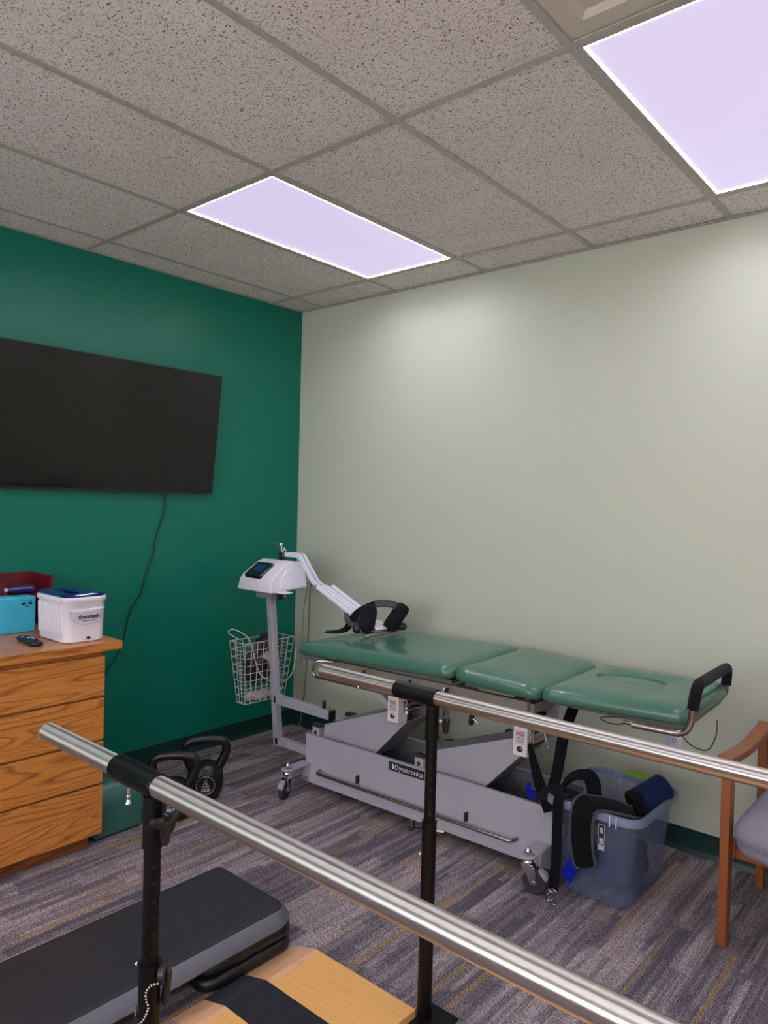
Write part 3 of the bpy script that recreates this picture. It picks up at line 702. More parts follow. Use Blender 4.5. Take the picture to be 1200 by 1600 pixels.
# cushions
def cushion(ua, ub, hw0, hw1, za, zc, hole=False, cr=0.045, v0=0.03, dv=0.0):
    def ring(ins, z):
        out = []
        base = rrect(ua+ins, ub-ins, -hw0+ins+v0, hw0-ins+v0, max(cr-ins*0.25, 0.02), 9)
        # subdivide straight runs so tilt and taper stay smooth
        full = []
        for i in range(len(base)):
            a, b = base[i], base[(i+1) % len(base)]
            n = 10 if i % 10 == 9 else 1
            for k in range(n): full.append((a[0]+(b[0]-a[0])*k/n, a[1]+(b[1]-a[1])*k/n))
        for x, y in full:
            tt_ = (x-ua)/(ub-ua); sc = (hw0*(1-tt_)+hw1*tt_)/hw0
            out.append(V((x, v0+(y-v0)*sc+dv*tt_, za*(1-tt_)+zc*tt_+z)))
        return out
    bm = B()
    rings = [ring(0.012, 0.0), ring(0.003, 0.006), ring(0.0, 0.016), ring(0.0015, 0.030), ring(0.007, 0.042), ring(0.017, 0.051), ring(0.034, 0.057), ring(0.060, 0.061), ring(0.10, 0.063)]
    if not hole:
        rings.append(ring(0.16 if ub-ua > 0.5 else 0.15, 0.064)); stack(bm, rings)
    else:
        last = rings[-1]; cx, cy = ua+0.235, v0+0.02; n = len(last); el = []
        for p in last:
            a = math.atan2((p.y-cy)/0.6, (p.x-cx)); el.append(a)
        def ell(k, z): 
            o = []
            for a in el:
                x = cx+0.142*k*math.cos(a); y = cy+0.070*k*math.sin(a); t_ = (x-ua)/(ub-ua); o.append(V((x, y, za*(1-t_)+zc*t_+z)))
            return o
        rings += [ell(1.03, 0.0635), ell(1.0, 0.0615), ell(0.985, 0.052), ell(0.955, 0.050), ell(0.93, 0.055), ell(0.85, 0.0585), ell(0.6, 0.060)]
        stack(bm, rings)
    return ob('cushion', bm, M['vinyl'], angle=75)
cushion(-0.660, 0.262, 0.325, 0.322, 0.722, 0.750)
cushion(0.268, 0.658, 0.322, 0.315, 0.752, 0.733)
cushion(0.663, 1.212, 0.315, 0.278, 0.736, 0.752, hole=True, dv=-0.022)
for (a, b) in ((-0.62, 0.23), (0.30, 0.63), (0.70, 1.19)):
    bm = B(); box(bm, a, b, -0.23, 0.27, 0.716 if a < 0 else 0.724, 0.733 if a < 0 else 0.744); ob('cushion_board', bm, M['greyd'], flat=True)
# chrome side rail loop
for s in (-1,):
    bm = B(); tube(bm, round_path([(-0.42, -0.27, 0.715), (-0.505, -0.315, 0.715), (-0.512, -0.318, 0.640), (0.225, -0.318, 0.640), (0.235, -0.29, 0.715)], 0.028, 6), 0.0065, 10); sr = ob('side_rail', bm, M['nickel'])
    for u in (-0.22, 0.02, 0.2):
        bm = B(); ball(bm, (u, -0.318, 0.640), 0.0095, 10); ob('rail_clip', bm, M['chrome'], sr)
for u in (-0.22, 0.04, 0.235):
    bm = B(); tube(bm, round_path([(u, -0.25, 0.66), (u, -0.30, 0.68), (u+0.02, -0.30, 0.715)], 0.02, 5), 0.007, 8); ob('latch_hook', bm, M['black'])
# levers hanging under the middle
bm = B(); beam(bm, (0.335, -0.22, 0.66), (0.325, -0.22, 0.56), 0.022, 0.018, (1, 0, 0)); lv = ob('lever', bm, M['black'], bevel=0.004)
bm = B(); cyl(bm, (0.27, -0.22, 0.625), (0.36, -0.22, 0.575), 0.005, 10); ob('lever_rod', bm, M['chrome'], lv)
bm = B(); beam(bm, (0.02, -0.25, 0.66), (0.02, -0.25, 0.60), 0.016, 0.016, (1, 0, 0)); ball(bm, (0.02, -0.25, 0.62), 0.012); ob('release_knob', bm, M['blackm'], bevel=0.003)
# cable loops at right
bm = B(); tube(bm, smooth_path([(1.00, -0.25, 0.735), (0.93, -0.26, 0.728), (0.90, -0.25, 0.712), (0.95, -0.25, 0.703), (1.03, -0.25, 0.725)], 6), 0.0022, 6)
tube(bm, smooth_path([(1.16, -0.20, 0.72), (1.20, -0.19, 0.672), (1.25, -0.16, 0.655), (1.27, -0.13, 0.70), (1.265, -0.10, 0.75)], 6), 0.0022, 6); ob('cable', bm, M['cordb'])
bm = B(); cyl(bm, (0.99, -0.265, 0.722), (1.05, -0.272, 0.726), 0.007, 10); ob('cable_end', bm, M['nickel'])
# grab bar around the head end
GB = [(1.02, -0.285, 0.727), (1.212, -0.285, 0.727), (1.238, -0.285, 0.865), (1.238, -0.285, 0.905), (1.198, 0.295, 0.905), (1.198, 0.295, 0.86), (1.178, 0.295, 0.727), (1.02, 0.295, 0.727)]
GB = [(1.03, -0.288, 0.727), (1.222, -0.288, 0.730), (1.244, -0.288, 0.905), (1.210, 0.268, 0.872), (1.200, 0.268, 0.735), (1.03, 0.268, 0.727)]
full = round_path(GB, 0.05, 8)
bm = B(); tube(bm, full, 0.0115, 14); gb = ob('grab_bar', bm, M['nickel'])
sec = [p for p in full if p.z > 0.80]
sec = [V((1.2335, -0.288, 0.822))]+sec+[V((1.2045, 0.268, 0.80))]
bm = B(); tube(bm, sec, 0.0195, 16); ob('foam_grip', bm, M['foam'], gb, label='black foam grip sleeve')
# pedal rod along the base
bm = B(); tube(bm, round_path([(-0.585, -0.172, 0.122), (-0.58, -0.205, 0.118), (0.515, -0.205, 0.118), (0.53, -0.172, 0.122)], 0.02, 5), 0.008, 12); pr_ = ob('height_bar', bm, M['nickel'])
for u in (-0.335, 0.285):
    bm = B(); box(bm, u-0.006, u+0.006, -0.183, -0.162, 0.122, 0.160); ob('bar_hook', bm, M['black'], pr_, bevel=0.003)
# brand plate
bm = B(); box(bm, -0.15, 0.055, -0.1662, -0.163, 0.235, 0.276); bp = ob('name_plate', bm, M['ink'], flat=True)
F = frame((-0.033, -0.1667, 0.2555), (1, 0, 0), (0, 0, 1))
text('Dynatronics', 0.033, M['inkw'], F, bp, local=True)
bm = B(); pts = [(0.014*math.cos(a), 0.014*math.sin(a)) for a in [-PI/2+PI*k/12 for k in range(13)]]+[(0.005*math.cos(a), 0.014*math.sin(a)) for a in [PI/2-PI*k/8 for k in range(1, 8)]]
Fm = frame((-0.132, -0.1667, 0.2555), (1, 0, 0), (0, 0, 1))
prism(bm, pts, lambda a, b, d: Fm @ V((a, b, d)), -0.0002, 0.0004); ob('moon_emblem', bm, M['inkw'], bp, flat=True)
# castors
def castor(u, v, rot, wr, label=None):
    c0 = V((u, v, 0))
    Rm = Matrix.Translation(c0) @ Matrix.Rotation(rot, 4, 'Z')
    t_ = bpy.data.objects.new('castor', None)
    bm = B()
    lathe(bm, [(0, 0.112), (0.020, 0.112), (0.024, 0.119), (0.021, 0.128), (0.012, 0.132), (0, 0.132)], mtx=Rm)
    for s in (-1, 1):
        prism(bm, [(-0.022, 0.114), (0.024, 0.114), (0.034, 0.095), (0.042, 0.045), (0.018, 0.036), (0.0, 0.075), (-0.02, 0.10)], lambda a, b, d: Rm @ V((a, d, b)), s*0.0165, s*0.0195)
    lathe(bm, [(0, 0.147), (0.012, 0.147), (0.0125, 0.158), (0.007, 0.170), (0, 0.174)], mtx=Rm)
    c = ob('castor', bm, M['chrome'], bevel=0.0012)
    ctr = (0.03, 0, wr)
    bm = B(); lathe(bm, [(0.032, -0.011), (wr-0.004, -0.0125), (wr, -0.007), (wr, 0.007), (wr-0.004, 0.0125), (0.032, 0.011)], mtx=Rm @ Matrix.Translation(ctr) @ Matrix.Rotation(PI/2, 4, 'X'), seg=32); ob('tyre', bm, M['rubber'], c)
    bm = B(); lathe(bm, [(0, -0.009), (0.010, -0.012), (0.014, -0.008), (0.030, -0.008), (0.034, -0.0112), (0.034, 0.0112), (0.030, 0.008), (0.014, 0.008), (0.010, 0.012), (0, 0.009)], mtx=Rm @ Matrix.Translation(ctr) @ Matrix.Rotation(PI/2, 4, 'X'), seg=28); ob('hub', bm, M['hub'], c)
    bm = B(); cyl(bm, Rm @ V((0.03, -0.023, wr)), Rm @ V((0.03, 0.023, wr)), 0.006, 10); ob('axle_bolt', bm, M['chrome'], c)
    bm = B(); prism(bm, [(0.045, 0.10), (0.075, 0.088), (0.083, 0.072), (0.078, 0.058), (0.066, 0.068), (0.05, 0.085)], lambda a, b, d: Rm @ V((a, d, b)), -0.016, 0.016); ob('brake_pedal', bm, M['hub'], c, bevel=0.004)
for (u, v, rot) in ((u1-0.032, -0.302, math.radians(10)), (u0+0.012, -0.302, math.radians(-70)), (u1-0.032, 0.285, math.radians(200)), (u0+0.012, 0.285, math.radians(100))):
    s = -1 if v < 0 else 1
    bm = B(); a0, a1 = (u-0.030, u+0.030)
    ys = [0.165*s, v]
    box(bm, a0, a1, min(ys), max(ys), 0.134, 0.142)
    cyl(bm, (u, v, 0.134), (u, v, 0.142), 0.030, 24)
    e = a1 if u > 0 else a0
    box(bm, e-0.003, e+0.003, min(0.165*s, 0.262*s), max(0.165*s, 0.262*s), 0.07 if s < 0 else 0.09, 0.137)
    if u < 0: box(bm, u-0.022, u+0.028, min(0.166*s, 0.176*s), max(0.166*s, 0.176*s), 0.05, 0.137)
    ob('castor_bracket', bm, M['grey'], bevel=0.002)
    castor(u, v, rot, 0.0475)

# ================================================================ TRACTION MACHINE
tm = thing('traction_machine', 'white traction machine on leaning grey pole at left table end', 'traction machine', (0.49, -0.55, 0.1))
PF, PT = V((0.487, -0.55, 0.10)), V((0.393, -0.55, 0.945))
sqp = [(-0.02, -0.02), (0.02, -0.02), (0.02, 0.02), (-0.02, 0.02)]
bm = B(); sweep(bm, [PF, PT], sqp, upv=(0, 1, 0)); obj('pole', bm, M['grey'], tm, bevel=0.003)
bm = B(); box(bm, 0.478, 0.84, -0.57, -0.53, 0.108, 0.150); box(bm, 0.84, 0.848, -0.60, -0.50, 0.10, 0.16); obj('lower_arm', bm, M['grey'], tm, bevel=0.003)
bm = B(); box(bm, 0.46, 0.90, -0.57, -0.53, 0.335, 0.383); ua = obj('upper_arm', bm, M['grey'], tm, bevel=0.003)
bm = B(); box(bm, 0.90, 0.912, -0.572, -0.528, 0.333, 0.385); obj('end_cap', bm, M['black'], ua, bevel=0.002)
bm = B(); cyl(bm, (0.845, -0.55, 0.383), (0.845, -0.55, 0.425), 0.010, 14); obj('knob', bm, M['black'], ua, bevel=0.003)
bm = B(); ball(bm, (0.885, -0.55, 0.388), 0.008); obj('bolt', bm, M['nickel'], ua)
# bracket under head
bm = B(); box(bm, 0.335, 0.47, -0.61, -0.50, 0.93, 0.965); br = obj('head_bracket', bm, M['hub'], tm, bevel=0.003)
bm = B(); box(bm, 0.475, 0.492, -0.575, -0.54, 0.925, 0.968); obj('bracket_knob', bm, M['black'], br, bevel=0.003)
bm = B(); prism(bm, [(0.44, -0.63), (0.58, -0.63), (0.60, -0.60), (0.58, -0.55), (0.44, -0.55)], lambda a, b, d: (a, b, d), 0.972, 0.977); obj('tray_lip', bm, M['whitem'], tm)
# housing: side profile in y-z extruded along x, rounded
hx0, hx1 = 0.232, 0.525
pr2 = [(-0.665, 0.972), (-0.655, 1.035), (-0.635, 1.060), (-0.535, 1.128), (-0.50, 1.140), (-0.42, 1.132), (-0.395, 1.095), (-0.390, 0.985)]
bm = B()
ks = [(0, 0.965), (0.012, 0.99), (0.03, 1.0), (0.97, 1.0), (0.988, 0.99), (1.0, 0.965)]
rings = []
for k, s in ks:
    x = hx0+(hx1-hx0)*k
    cyy, czz = -0.53, 1.0
    rings.append([V((x + (0.02*(p[1]-0.972)/0.16 if k < 0.5 else -0.02*(p[1]-0.972)/0.16), cyy+(p[0]-cyy)*s, czz+(p[1]-czz)*s)) for p in pr2])
stack(bm, rings); hs = obj('housing', bm, M['white'], tm, bevel=0.008, seg=3, angle=50)
# recessed side panel (right face)
sp_ = [(-0.595, 0.985), (-0.595, 1.035), (-0.545, 1.085), (-0.50, 1.105), (-0.435, 1.100), (-0.408, 1.07), (-0.405, 0.99)]
bm = B(); prism(bm, sp_, lambda a, b, d: (hx1-0.0185*(b-0.972)/0.16+d, a, b), -0.006, 0.004); obj('side_plate', bm, M['whitem'], hs, bevel=0.001)
bm = B()
for q in ((-0.585, 0.993), (-0.42, 0.996)): ball(bm, (hx1+0.004-0.003, q[0], q[1]), 0.0035, 8)
obj('screw', bm, M['nickel'], hs)
# display on the slope: plane from (y -0.648,z 1.045) to (y -0.54,z 1.125)
sy = V((0, -0.538+0.637, 1.128-1.060)).normalized(); Fd = frame((0.352, -0.594, 1.0895), (1, 0, 0), sy) @ Matrix.Diagonal((1.18, 1.02, 1, 1))
bm = B(); stack(bm, [[Fd @ V((x, y, z)) for x, y in rrect(-0.062+i, 0.062-i, -0.072+i, 0.052-i, 0.012, 4)] for i, z in ((0, -0.012), (0, 0.006), (0.003, 0.010))]); dsp = obj('display', bm, M['lcd'], hs)
bm = B(); stack(bm, [[Fd @ V((x, y, z)) for x, y in rrect(-0.036, 0.036, -0.03, 0.026, 0.004, 3)] for z in (0.009, 0.0108)]); obj('display_glass', bm, M['lcdb'], dsp)
# rope post on top
bm = B(); box(bm, 0.383, 0.398, -0.495, -0.465, 1.13, 1.19); box(bm, 0.398, 0.425, -0.49, -0.47, 1.145, 1.16); rp = obj('rope_post', bm, M['black'], tm, bevel=0.003)
bm = B(); cyl(bm, (0.395, -0.48, 1.185), (0.395, -0.48, 1.225), 0.006, 10); ball(bm, (0.395, -0.485, 1.228), 0.012); cyl(bm, (0.40, -0.50, 1.226), (0.36, -0.52, 1.236), 0.0035, 8); ball(bm, (0.412, -0.475, 1.205), 0.008); ball(bm, (0.425, -0.475, 1.195), 0.007); cyl(bm, (0.41, -0.48, 1.15), (0.41, -0.48, 1.20), 0.004, 8); obj('rope_pulley', bm, M['chrome'], rp)

# cords to the outlet behind
bm = B()
tube(bm, smooth_path([(0.50, -0.385, 1.00), (0.36, -0.22, 0.99), (0.20, -0.03, 0.96), (0.150, -0.012, 0.92), (0.144, -0.010, 0.745), (0.138, -0.010, 0.577), (0.128, -0.010, 0.366), (0.115, -0.012, 0.20), (0.10, -0.03, 0.02), (0.12, -0.12, 0.006), (0.20, -0.30, 0.006)], 6), 0.0035, 8)
tube(bm, smooth_path([(0.45, -0.385, 1.00), (0.30, -0.2, 0.95), (0.13, -0.02, 0.91), (0.09, -0.010, 0.75), (0.085, -0.010, 0.4)], 6), 0.002, 6)
tag(obj('machine_cable', bm, M['cord']), 'thin grey cables running down pale wall behind the traction machine', 'cable')
bm = B()
tube(bm, smooth_path([(0.20, -0.30, 0.006), (0.22, -0.40, 0.005), (0.169, -0.50, 0.005), (0.138, -0.60, 0.005), (0.12, -0.68, 0.005), (0.12, -0.80, 0.005), (0.20, -0.93, 0.005), (0.30, -0.95, 0.005)], 6), 0.004, 8)
tube(bm, smooth_path([(0.24, -0.92, 0.005), (0.134, -0.748, 0.005), (0.130, -0.68, 0.005), (0.259, -0.592, 0.005), (0.357, -0.554, 0.005), (0.403, -0.448, 0.005), (0.469, -0.306, 0.005), (0.62, -0.30, 0.005)], 6), 0.004, 8)
tag(obj('floor_cable', bm, M['cord']), 'grey cables lying on the carpet between kettlebells and treatment table', 'cable')

# ---------------------------------------------------------------- wire basket on the pole
wb = thing('wire_basket', 'white wire basket hanging beside the grey pole near corner', 'basket', (0.27, -0.52, 0.36))
X0, X1, Y0, Y1, Z0, Z1 = 0.22, 0.36, -0.700, -0.335, 0.318, 0.672
def bk(u, k):     # point on the basket shell: u 0..1 round perimeter of three visible sides, k height 0..1
    ins = 0.035*(1-k)
    pts = [(X0+ins, Y1-ins), (X0+ins, Y0+ins), (X1-ins, Y0+ins), (X1-ins, Y1-ins)]
    seg = [0, Y1-Y0, Y1-Y0+X1-X0, 2*(Y1-Y0)+X1-X0, 2*(Y1-Y0)+2*(X1-X0)]
    d = (u % 1.0)*seg[4]
    for i in range(4):
        if d <= seg[i+1]+1e-9:
            t_ = (d-seg[i])/(seg[i+1]-seg[i]); a, b = pts[i], pts[(i+1) % 4]
            return V((a[0]+(b[0]-a[0])*t_, a[1]+(b[1]-a[1])*t_, Z0+(Z1-Z0)*k+0.02*((1-k))*0))
per = 2*(Y1-Y0)+2*(X1-X0)
rw = 0.0019
for i in range(9):
    k = i/8;  c = [bk(0, k), bk((Y1-Y0)/per, k), bk((Y1-Y0+X1-X0)/per, k), bk((2*(Y1-Y0)+X1-X0)/per, k)]
    bm = B(); tube(bm, c, rw*(1.5 if i == 8 else 1), 6, closed=True); obj('hoop_wire', bm, M['wire'], wb)
for side, n in ((0, 8), (1, 3), (2, 8), (3, 3)):
    s0 = [0, Y1-Y0, Y1-Y0+X1-X0, 2*(Y1-Y0)+X1-X0][side]; L = [Y1-Y0, X1-X0][side % 2]
    for j in range(n):
        u = (s0+L*(j+0.001)/n)/per
        bm = B(); tube(bm, [bk(u, 0), bk(u, 1)], rw, 6); obj('upright_wire', bm, M['wire'], wb)
for j in range(6):
    bm = B(); y = Y0+0.05+(Y1-Y0-0.1)*j/5; tube(bm, [(X0+0.035, y, Z0), (X1-0.035, y, Z0)], rw, 6); obj('floor_wire', bm, M['wire'], wb)
bm = B(); tube(bm, smooth_path([(0.32, -0.70, 0.69), (0.31, -0.78, 0.74), (0.34, -0.76, 0.76), (0.37, -0.68, 0.70), (0.375, -0.64, 0.58), (0.38, -0.60, 0.49), (0.40, -0.53, 0.44), (0.40, -0.44, 0.43), (0.385, -0.36, 0.47), (0.37, -0.325, 0.60)], 7), 0.0028, 8)
tag(obj('looped_cord', bm, M['wire']), 'pale cord looped over the front of the wire basket', 'cord')
bm = B(); bmesh.ops.create_icosphere(bm, subdivisions=4, radius=1.0)
from mathutils import noise as mnoise
for v in bm.verts:
    n_ = mnoise.noise(v.co*2.6)*0.25+mnoise.noise(v.co*7)*0.12
    q = v.co*(1+n_)
    v.co = V((0.28+q.x*0.050, -0.50+q.y*0.12+q.z*0.04, 0.555+q.z*0.14))
tag(obj('plastic_bag', bm, M['bag'], angle=180), 'dark crumpled plastic bag stuffed in the wire basket', 'bag')
bm = B(); bmesh.ops.create_icosphere(bm, subdivisions=3, radius=1.0)
for v in bm.verts:
    q = v.co*(1+mnoise.noise(v.co*4)*0.3); v.co = V((0.285+q.x*0.04, -0.53+q.y*0.10, 0.345+q.z*0.028))
tag(obj('paper_wad', bm, M['paper'], angle=25), 'crumpled pale paper in bottom of the wire basket', 'paper')
bm = B(); strap(bm, [(0.362, -0.56, 0.60), (0.364, -0.52, 0.57), (0.366, -0.47, 0.53)], 0.045, 0.002, V((1, 0, 0))); tag(obj('paper_tag', bm, M['paper']), 'white paper tag clipped diagonally on the wire basket front', 'paper tag')

# ---------------------------------------------------------------- cervical traction device
cv = thing('neck_traction_arm', 'white bent arm with black neck pads resting on left cushion', 'traction device', (1.1, -0.42, 0.80))
pa = [(0.428, -0.48, 1.173), (0.545, -0.48, 1.175), (0.665, -0.48, 1.035), (0.745, -0.48, 0.998)]
for dy in (0.0, 0.035):
    bm = B(); sweep(bm, round_path([V(p)+V((0, dy, 0)) for p in pa], 0.015, 3), [(-0.004, -0.012), (0.004, -0.012), (0.004, 0.012), (-0.004, 0.012)], upv=(0, 0, 1)); obj('arm_bar', bm, M['whitem'], cv, angle=25)
E0, E1 = V((0.72, -0.455, 1.015)), V((0.985, -0.455, 0.897))
for dy, s in ((-0.045, 0), (-0.012, 0), (0.018, 0), (0.05, 0.02)):
    bm = B(); beam(bm, E0+V((s, dy, 0)), E1+V((s, dy, 0)), 0.022, 0.016); obj('slide_rail', bm, M['whitem'], cv, bevel=0.002)
bm = B(); beam(bm, E0+V((0, 0, -0.008)), E1+V((0, 0, -0.008)), 0.11, 0.006); obj('rail_backing', bm, M['hub'], cv, flat=True)
bm = B(); beam(bm, E0+V((-0.03, -0.02, 0)), E0+V((0.02, -0.02, -0.022)), 0.05, 0.02); obj('joint_block', bm, M['hub'], cv, bevel=0.002)
bm = B(); prism(bm, [(0.955, -0.53), (1.00, -0.40), (1.09, -0.39), (1.08, -0.56), (1.01, -0.58)], lambda a, b, d: (a, b, 0.902-(a-0.955)*0.62+d), 0, 0.006); obj('back_plate', bm, M['binding'], cv)
bm = B(); prism(bm, [(1.04, -0.455), (1.06, -0.36), (1.14, -0.36), (1.13, -0.47)], lambda a, b, d: (a, b, 0.862-(a-1.04)*0.35+d), 0, 0.006); obj('slide_plate', bm, M['whitem'], cv)
bm = B(); cyl(bm, (1.122, -0.548, 0.807), (1.130, -0.283, 0.809), 0.008, 14); fb = obj('foot_bar', bm, M['bead'], cv)
bm = B(); box(bm, 1.11, 1.135, -0.48, -0.36, 0.812, 0.826); box(bm, 1.105, 1.125, -0.50, -0.30, 0.822, 0.828); obj('bar_clamp', bm, M['nickel'], fb, bevel=0.002)
for (a, b, r) in (((1.085, -0.50, 0.835), (1.068, -0.458, 0.918), 0.043), ((1.135, -0.365, 0.84), (1.168, -0.312, 0.928), 0.040)):
    a, b = V(a), V(b); bm = B(); d = (b-a); n = 10
    P = [a+d*(k/n) for k in range(n+1)]
    cap0 = [a-d.normalized()*r*0.5*math.sin(t_*PI/2) for t_ in (1, 0.6)]; cap1 = [b+d.normalized()*r*0.75*math.sin(t_*PI/2) for t_ in (0.45, 0.8, 1)]
    pts = cap0+P+cap1; sz = [0.35, 0.85]+[1.0]*(n+1)+[0.85, 0.5, 0.12]
    tube(bm, pts, r, 18, sizes=sz); obj('neck_pad', bm, M['foam'], cv, angle=80)
for c in ((1.065, -0.545, 0.835), (1.15, -0.325, 0.838), (1.085, -0.47, 0.832), (1.165, -0.30, 0.835)):
    bm = B(); ball(bm, c, 0.024, 14, (1, 1.1, 0.9)); obj('pad_foot', bm, M['black'], cv)
bm = B(); tube(bm, [(1.04, -0.53, 0.87), (1.10, -0.545, 0.825), (1.12, -0.545, 0.812)], 0.003, 6); tube(bm, [(0.99, -0.55, 0.89), (1.03, -0.55, 0.872)], 0.003, 6); obj('wire_link', bm, M['chrome'], cv)
sp1 = smooth_path([(0.905, -0.615, 0.808), (0.96, -0.58, 0.813), (1.00, -0.555, 0.832), (1.015, -0.53, 0.875), (1.03, -0.50, 0.915), (1.075, -0.455, 0.95), (1.12, -0.41, 0.963), (1.155, -0.365, 0.955), (1.165, -0.345, 0.94)], 6)
ups = []
for i in range(len(sp1)):
    t_ = i/(len(sp1)-1); ups.append(V((0.5*min(1, t_*3), -0.6*min(1, t_*3), 1-0.35*min(1, t_*3))).normalized())
bm = B(); strap(bm, sp1, 0.040, 0.005, ups); obj('strap', bm, M['web'], cv)
bm = B(); strap(bm, sp1[-17:-3], 0.046, 0.013, ups[-17:-3]); obj('strap_pad', bm, M['binding'], cv)

# ================================================================ PARALLEL BARS
pb = thing('parallel_bars', 'pair of brushed steel parallel bars on black posts and wooden platform', 'parallel bars', (2.34, -2.05, 0))
ZB = 0.935; RB = 0.021
for yb, far in ((-2.50, False), (-1.60, True)):
    bm = B(); lathe(bm, [(0, 0), (RB-0.003, 0), (RB, 0.004), (RB, 3.0)], mtx=Matrix.Translation((1.885, yb, ZB)) @ Matrix.Rotation(PI/2, 4, 'Y'), seg=40); hr = obj('handrail', bm, M['steel'], pb)
    bm = B(); cyl(bm, (1.884, yb, ZB), (1.890, yb, ZB), RB-0.0035, 30); obj('end_plug', bm, M['nickel'], hr)
    for px in ((2.345, 4.2)):
        bm = B(); cyl(bm, (px-0.14, yb, ZB), (px+0.012, yb, ZB), 0.0255, 32)
        if not far and False: pass
        sj = obj('saddle_joint', bm, M['blackm'], pb, bevel=0.002)
        bm = B(); cyl(bm, (px-0.005, yb, ZB-0.02), (px-0.005, yb, ZB-0.115), 0.0195, 28); cyl(bm, (px-0.005, yb, ZB-0.112), (px-0.005, yb, ZB-0.12), 0.0205, 28); obj('post_socket', bm, M['blackm'], sj)
        bm = B(); cyl(bm, (px-0.005, yb, 0.3), (px-0.005, yb, ZB-0.02), 0.0165, 28); up_ = obj('upper_post', bm, M['blackm'], pb)
        lz = 0.585 if not far else 0.575
        bm = B(); cyl(bm, (px-0.005, yb, 0.008), (px-0.005, yb, lz), 0.0212, 28); cyl(bm, (px-0.005, yb, lz-0.004), (px-0.005, yb, lz+0.003), 0.0222, 28); lp = obj('lower_post', bm, M['blackm'], pb)
        d = V((0.93, -0.30, 0)).normalized() if not far else V((0.6, -0.8, 0)).normalized()
        c0 = V((px-0.005, yb, 0))
        k = lz+0.028
        while k < ZB-0.13:
            bm = B(); cyl(bm, c0+d*0.0135+V((0, 0, k)), c0+d*0.0171+V((0, 0, k)), 0.0045, 12); k += 0.0335
            obj('adjust_hole', bm, M['slot'], up_)
        # wing knob under the joint
        dk = V((0.756, 0.653, 0))
        ax = dk if far else (dk*0.80+V((0.653, -0.757, 0))*0.60)
        kc = c0+V((0, 0, ZB-0.068))
        bm = B(); cyl(bm, kc+ax*0.016, kc+ax*0.032, 0.0045, 12); obj('knob_bolt', bm, M['chrome'], pb)
        bm = B(); cc = kc+ax*0.040; side = V((-ax.y, ax.x, 0)); zz = V((0, 0, 1))
        cyl(bm, kc+ax*0.028, kc+ax*0.048, 0.012, 18, 0.017)
        for a_ in (30, 155, 270) if not far else (40, 160, 280):
            r_ = math.radians(a_); dd = side*math.cos(r_)+zz*math.sin(r_)
            sweep(bm, [cc, cc+dd*0.014, cc+dd*0.034, cc+dd*0.039], circ(0.0095, 12), upv=ax, sizes=[1.3, 1.1, 0.85, 0.4])
        obj('wing_knob', bm, M['black'], pb)
        # chrome set screw below the rail
        bm = B(); s0 = V((px-0.105, yb+0.005, ZB-0.02)); cyl(bm, s0, s0-V((0, 0, 0.040)), 0.0035, 10); ball(bm, s0-V((0, 0, 0.034)), 0.0048, 8)
        cyl(bm, s0-V((0, 0, 0.040)), s0-V((0, 0, 0.048)), 0.0038, 10, 0.0068); obj('set_screw', bm, M['chrome'], pb)
        # lock at the top of the lower post
        e = dk if not far else -dk
        kz = lz-0.025
        bm = B()
        if far:
            cyl(bm, c0+V((0, 0, kz+0.012))-dk*0.018, c0+V((0, 0, kz+0.012))-dk*0.045, 0.010, 14); cyl(bm, c0+V((0, 0, kz+0.012))-dk*0.045, c0+V((0, 0, kz+0.012))-dk*0.060, 0.015, 14)
        else:
            cyl(bm, c0+V((0, 0, kz+0.005))+dk*0.018, c0+V((0, 0, kz+0.005))+dk*0.034, 0.020, 20); beam(bm, c0+V((0, 0, kz+0.015))+dk*0.036, c0+V((0, 0, kz-0.055))+dk*0.030, 0.012, 0.016, (1, 0, 0))
        obj('lock_knob', bm, M['black'], lp, bevel=0.003)
        bm = B()
        if far: cyl(bm, c0+V((0, 0, kz))+dk*0.018, c0+V((0, 0, kz-0.004))+dk*0.042, 0.004, 8); ball(bm, c0+V((0, 0, kz-0.07))-dk*0.024, 0.006, 10)
        else: ball(bm, c0+V((0, 0, kz+0.022))-dk*0.026, 0.004, 10); cyl(bm, c0+V((0, 0, kz-0.08))-dk*0.026, c0+V((0, 0, kz-0.06))-dk*0.026, 0.0025, 8)
        obj('lock_pin', bm, M['chrome'], lp)
# beaded chain on the near post
near = V((2.34, -2.50, 0))
d1 = V((0.756, 0.653, 0)); d2 = V((0.653, -0.757, 0))
def chp(a, z): return near+d1*a+d2*0.024+V((0, 0, z))
cp = smooth_path([chp(0.023, 0.560), chp(0.010, 0.556), chp(0.001, 0.542), chp(0.002, 0.526), chp(0.006, 0.514), chp(0.002, 0.500), chp(-0.004, 0.488), chp(-0.014, 0.478), chp(-0.026, 0.472)], 20)
bm = B(); L = 0; last = cp[0]; ball(bm, last, 0.0024, 8)
for p in cp:
    if (p-last).length >= 0.0058: ball(bm, p, 0.0024, 8); last = p
obj('bead_chain', bm, M['bead'], pb)
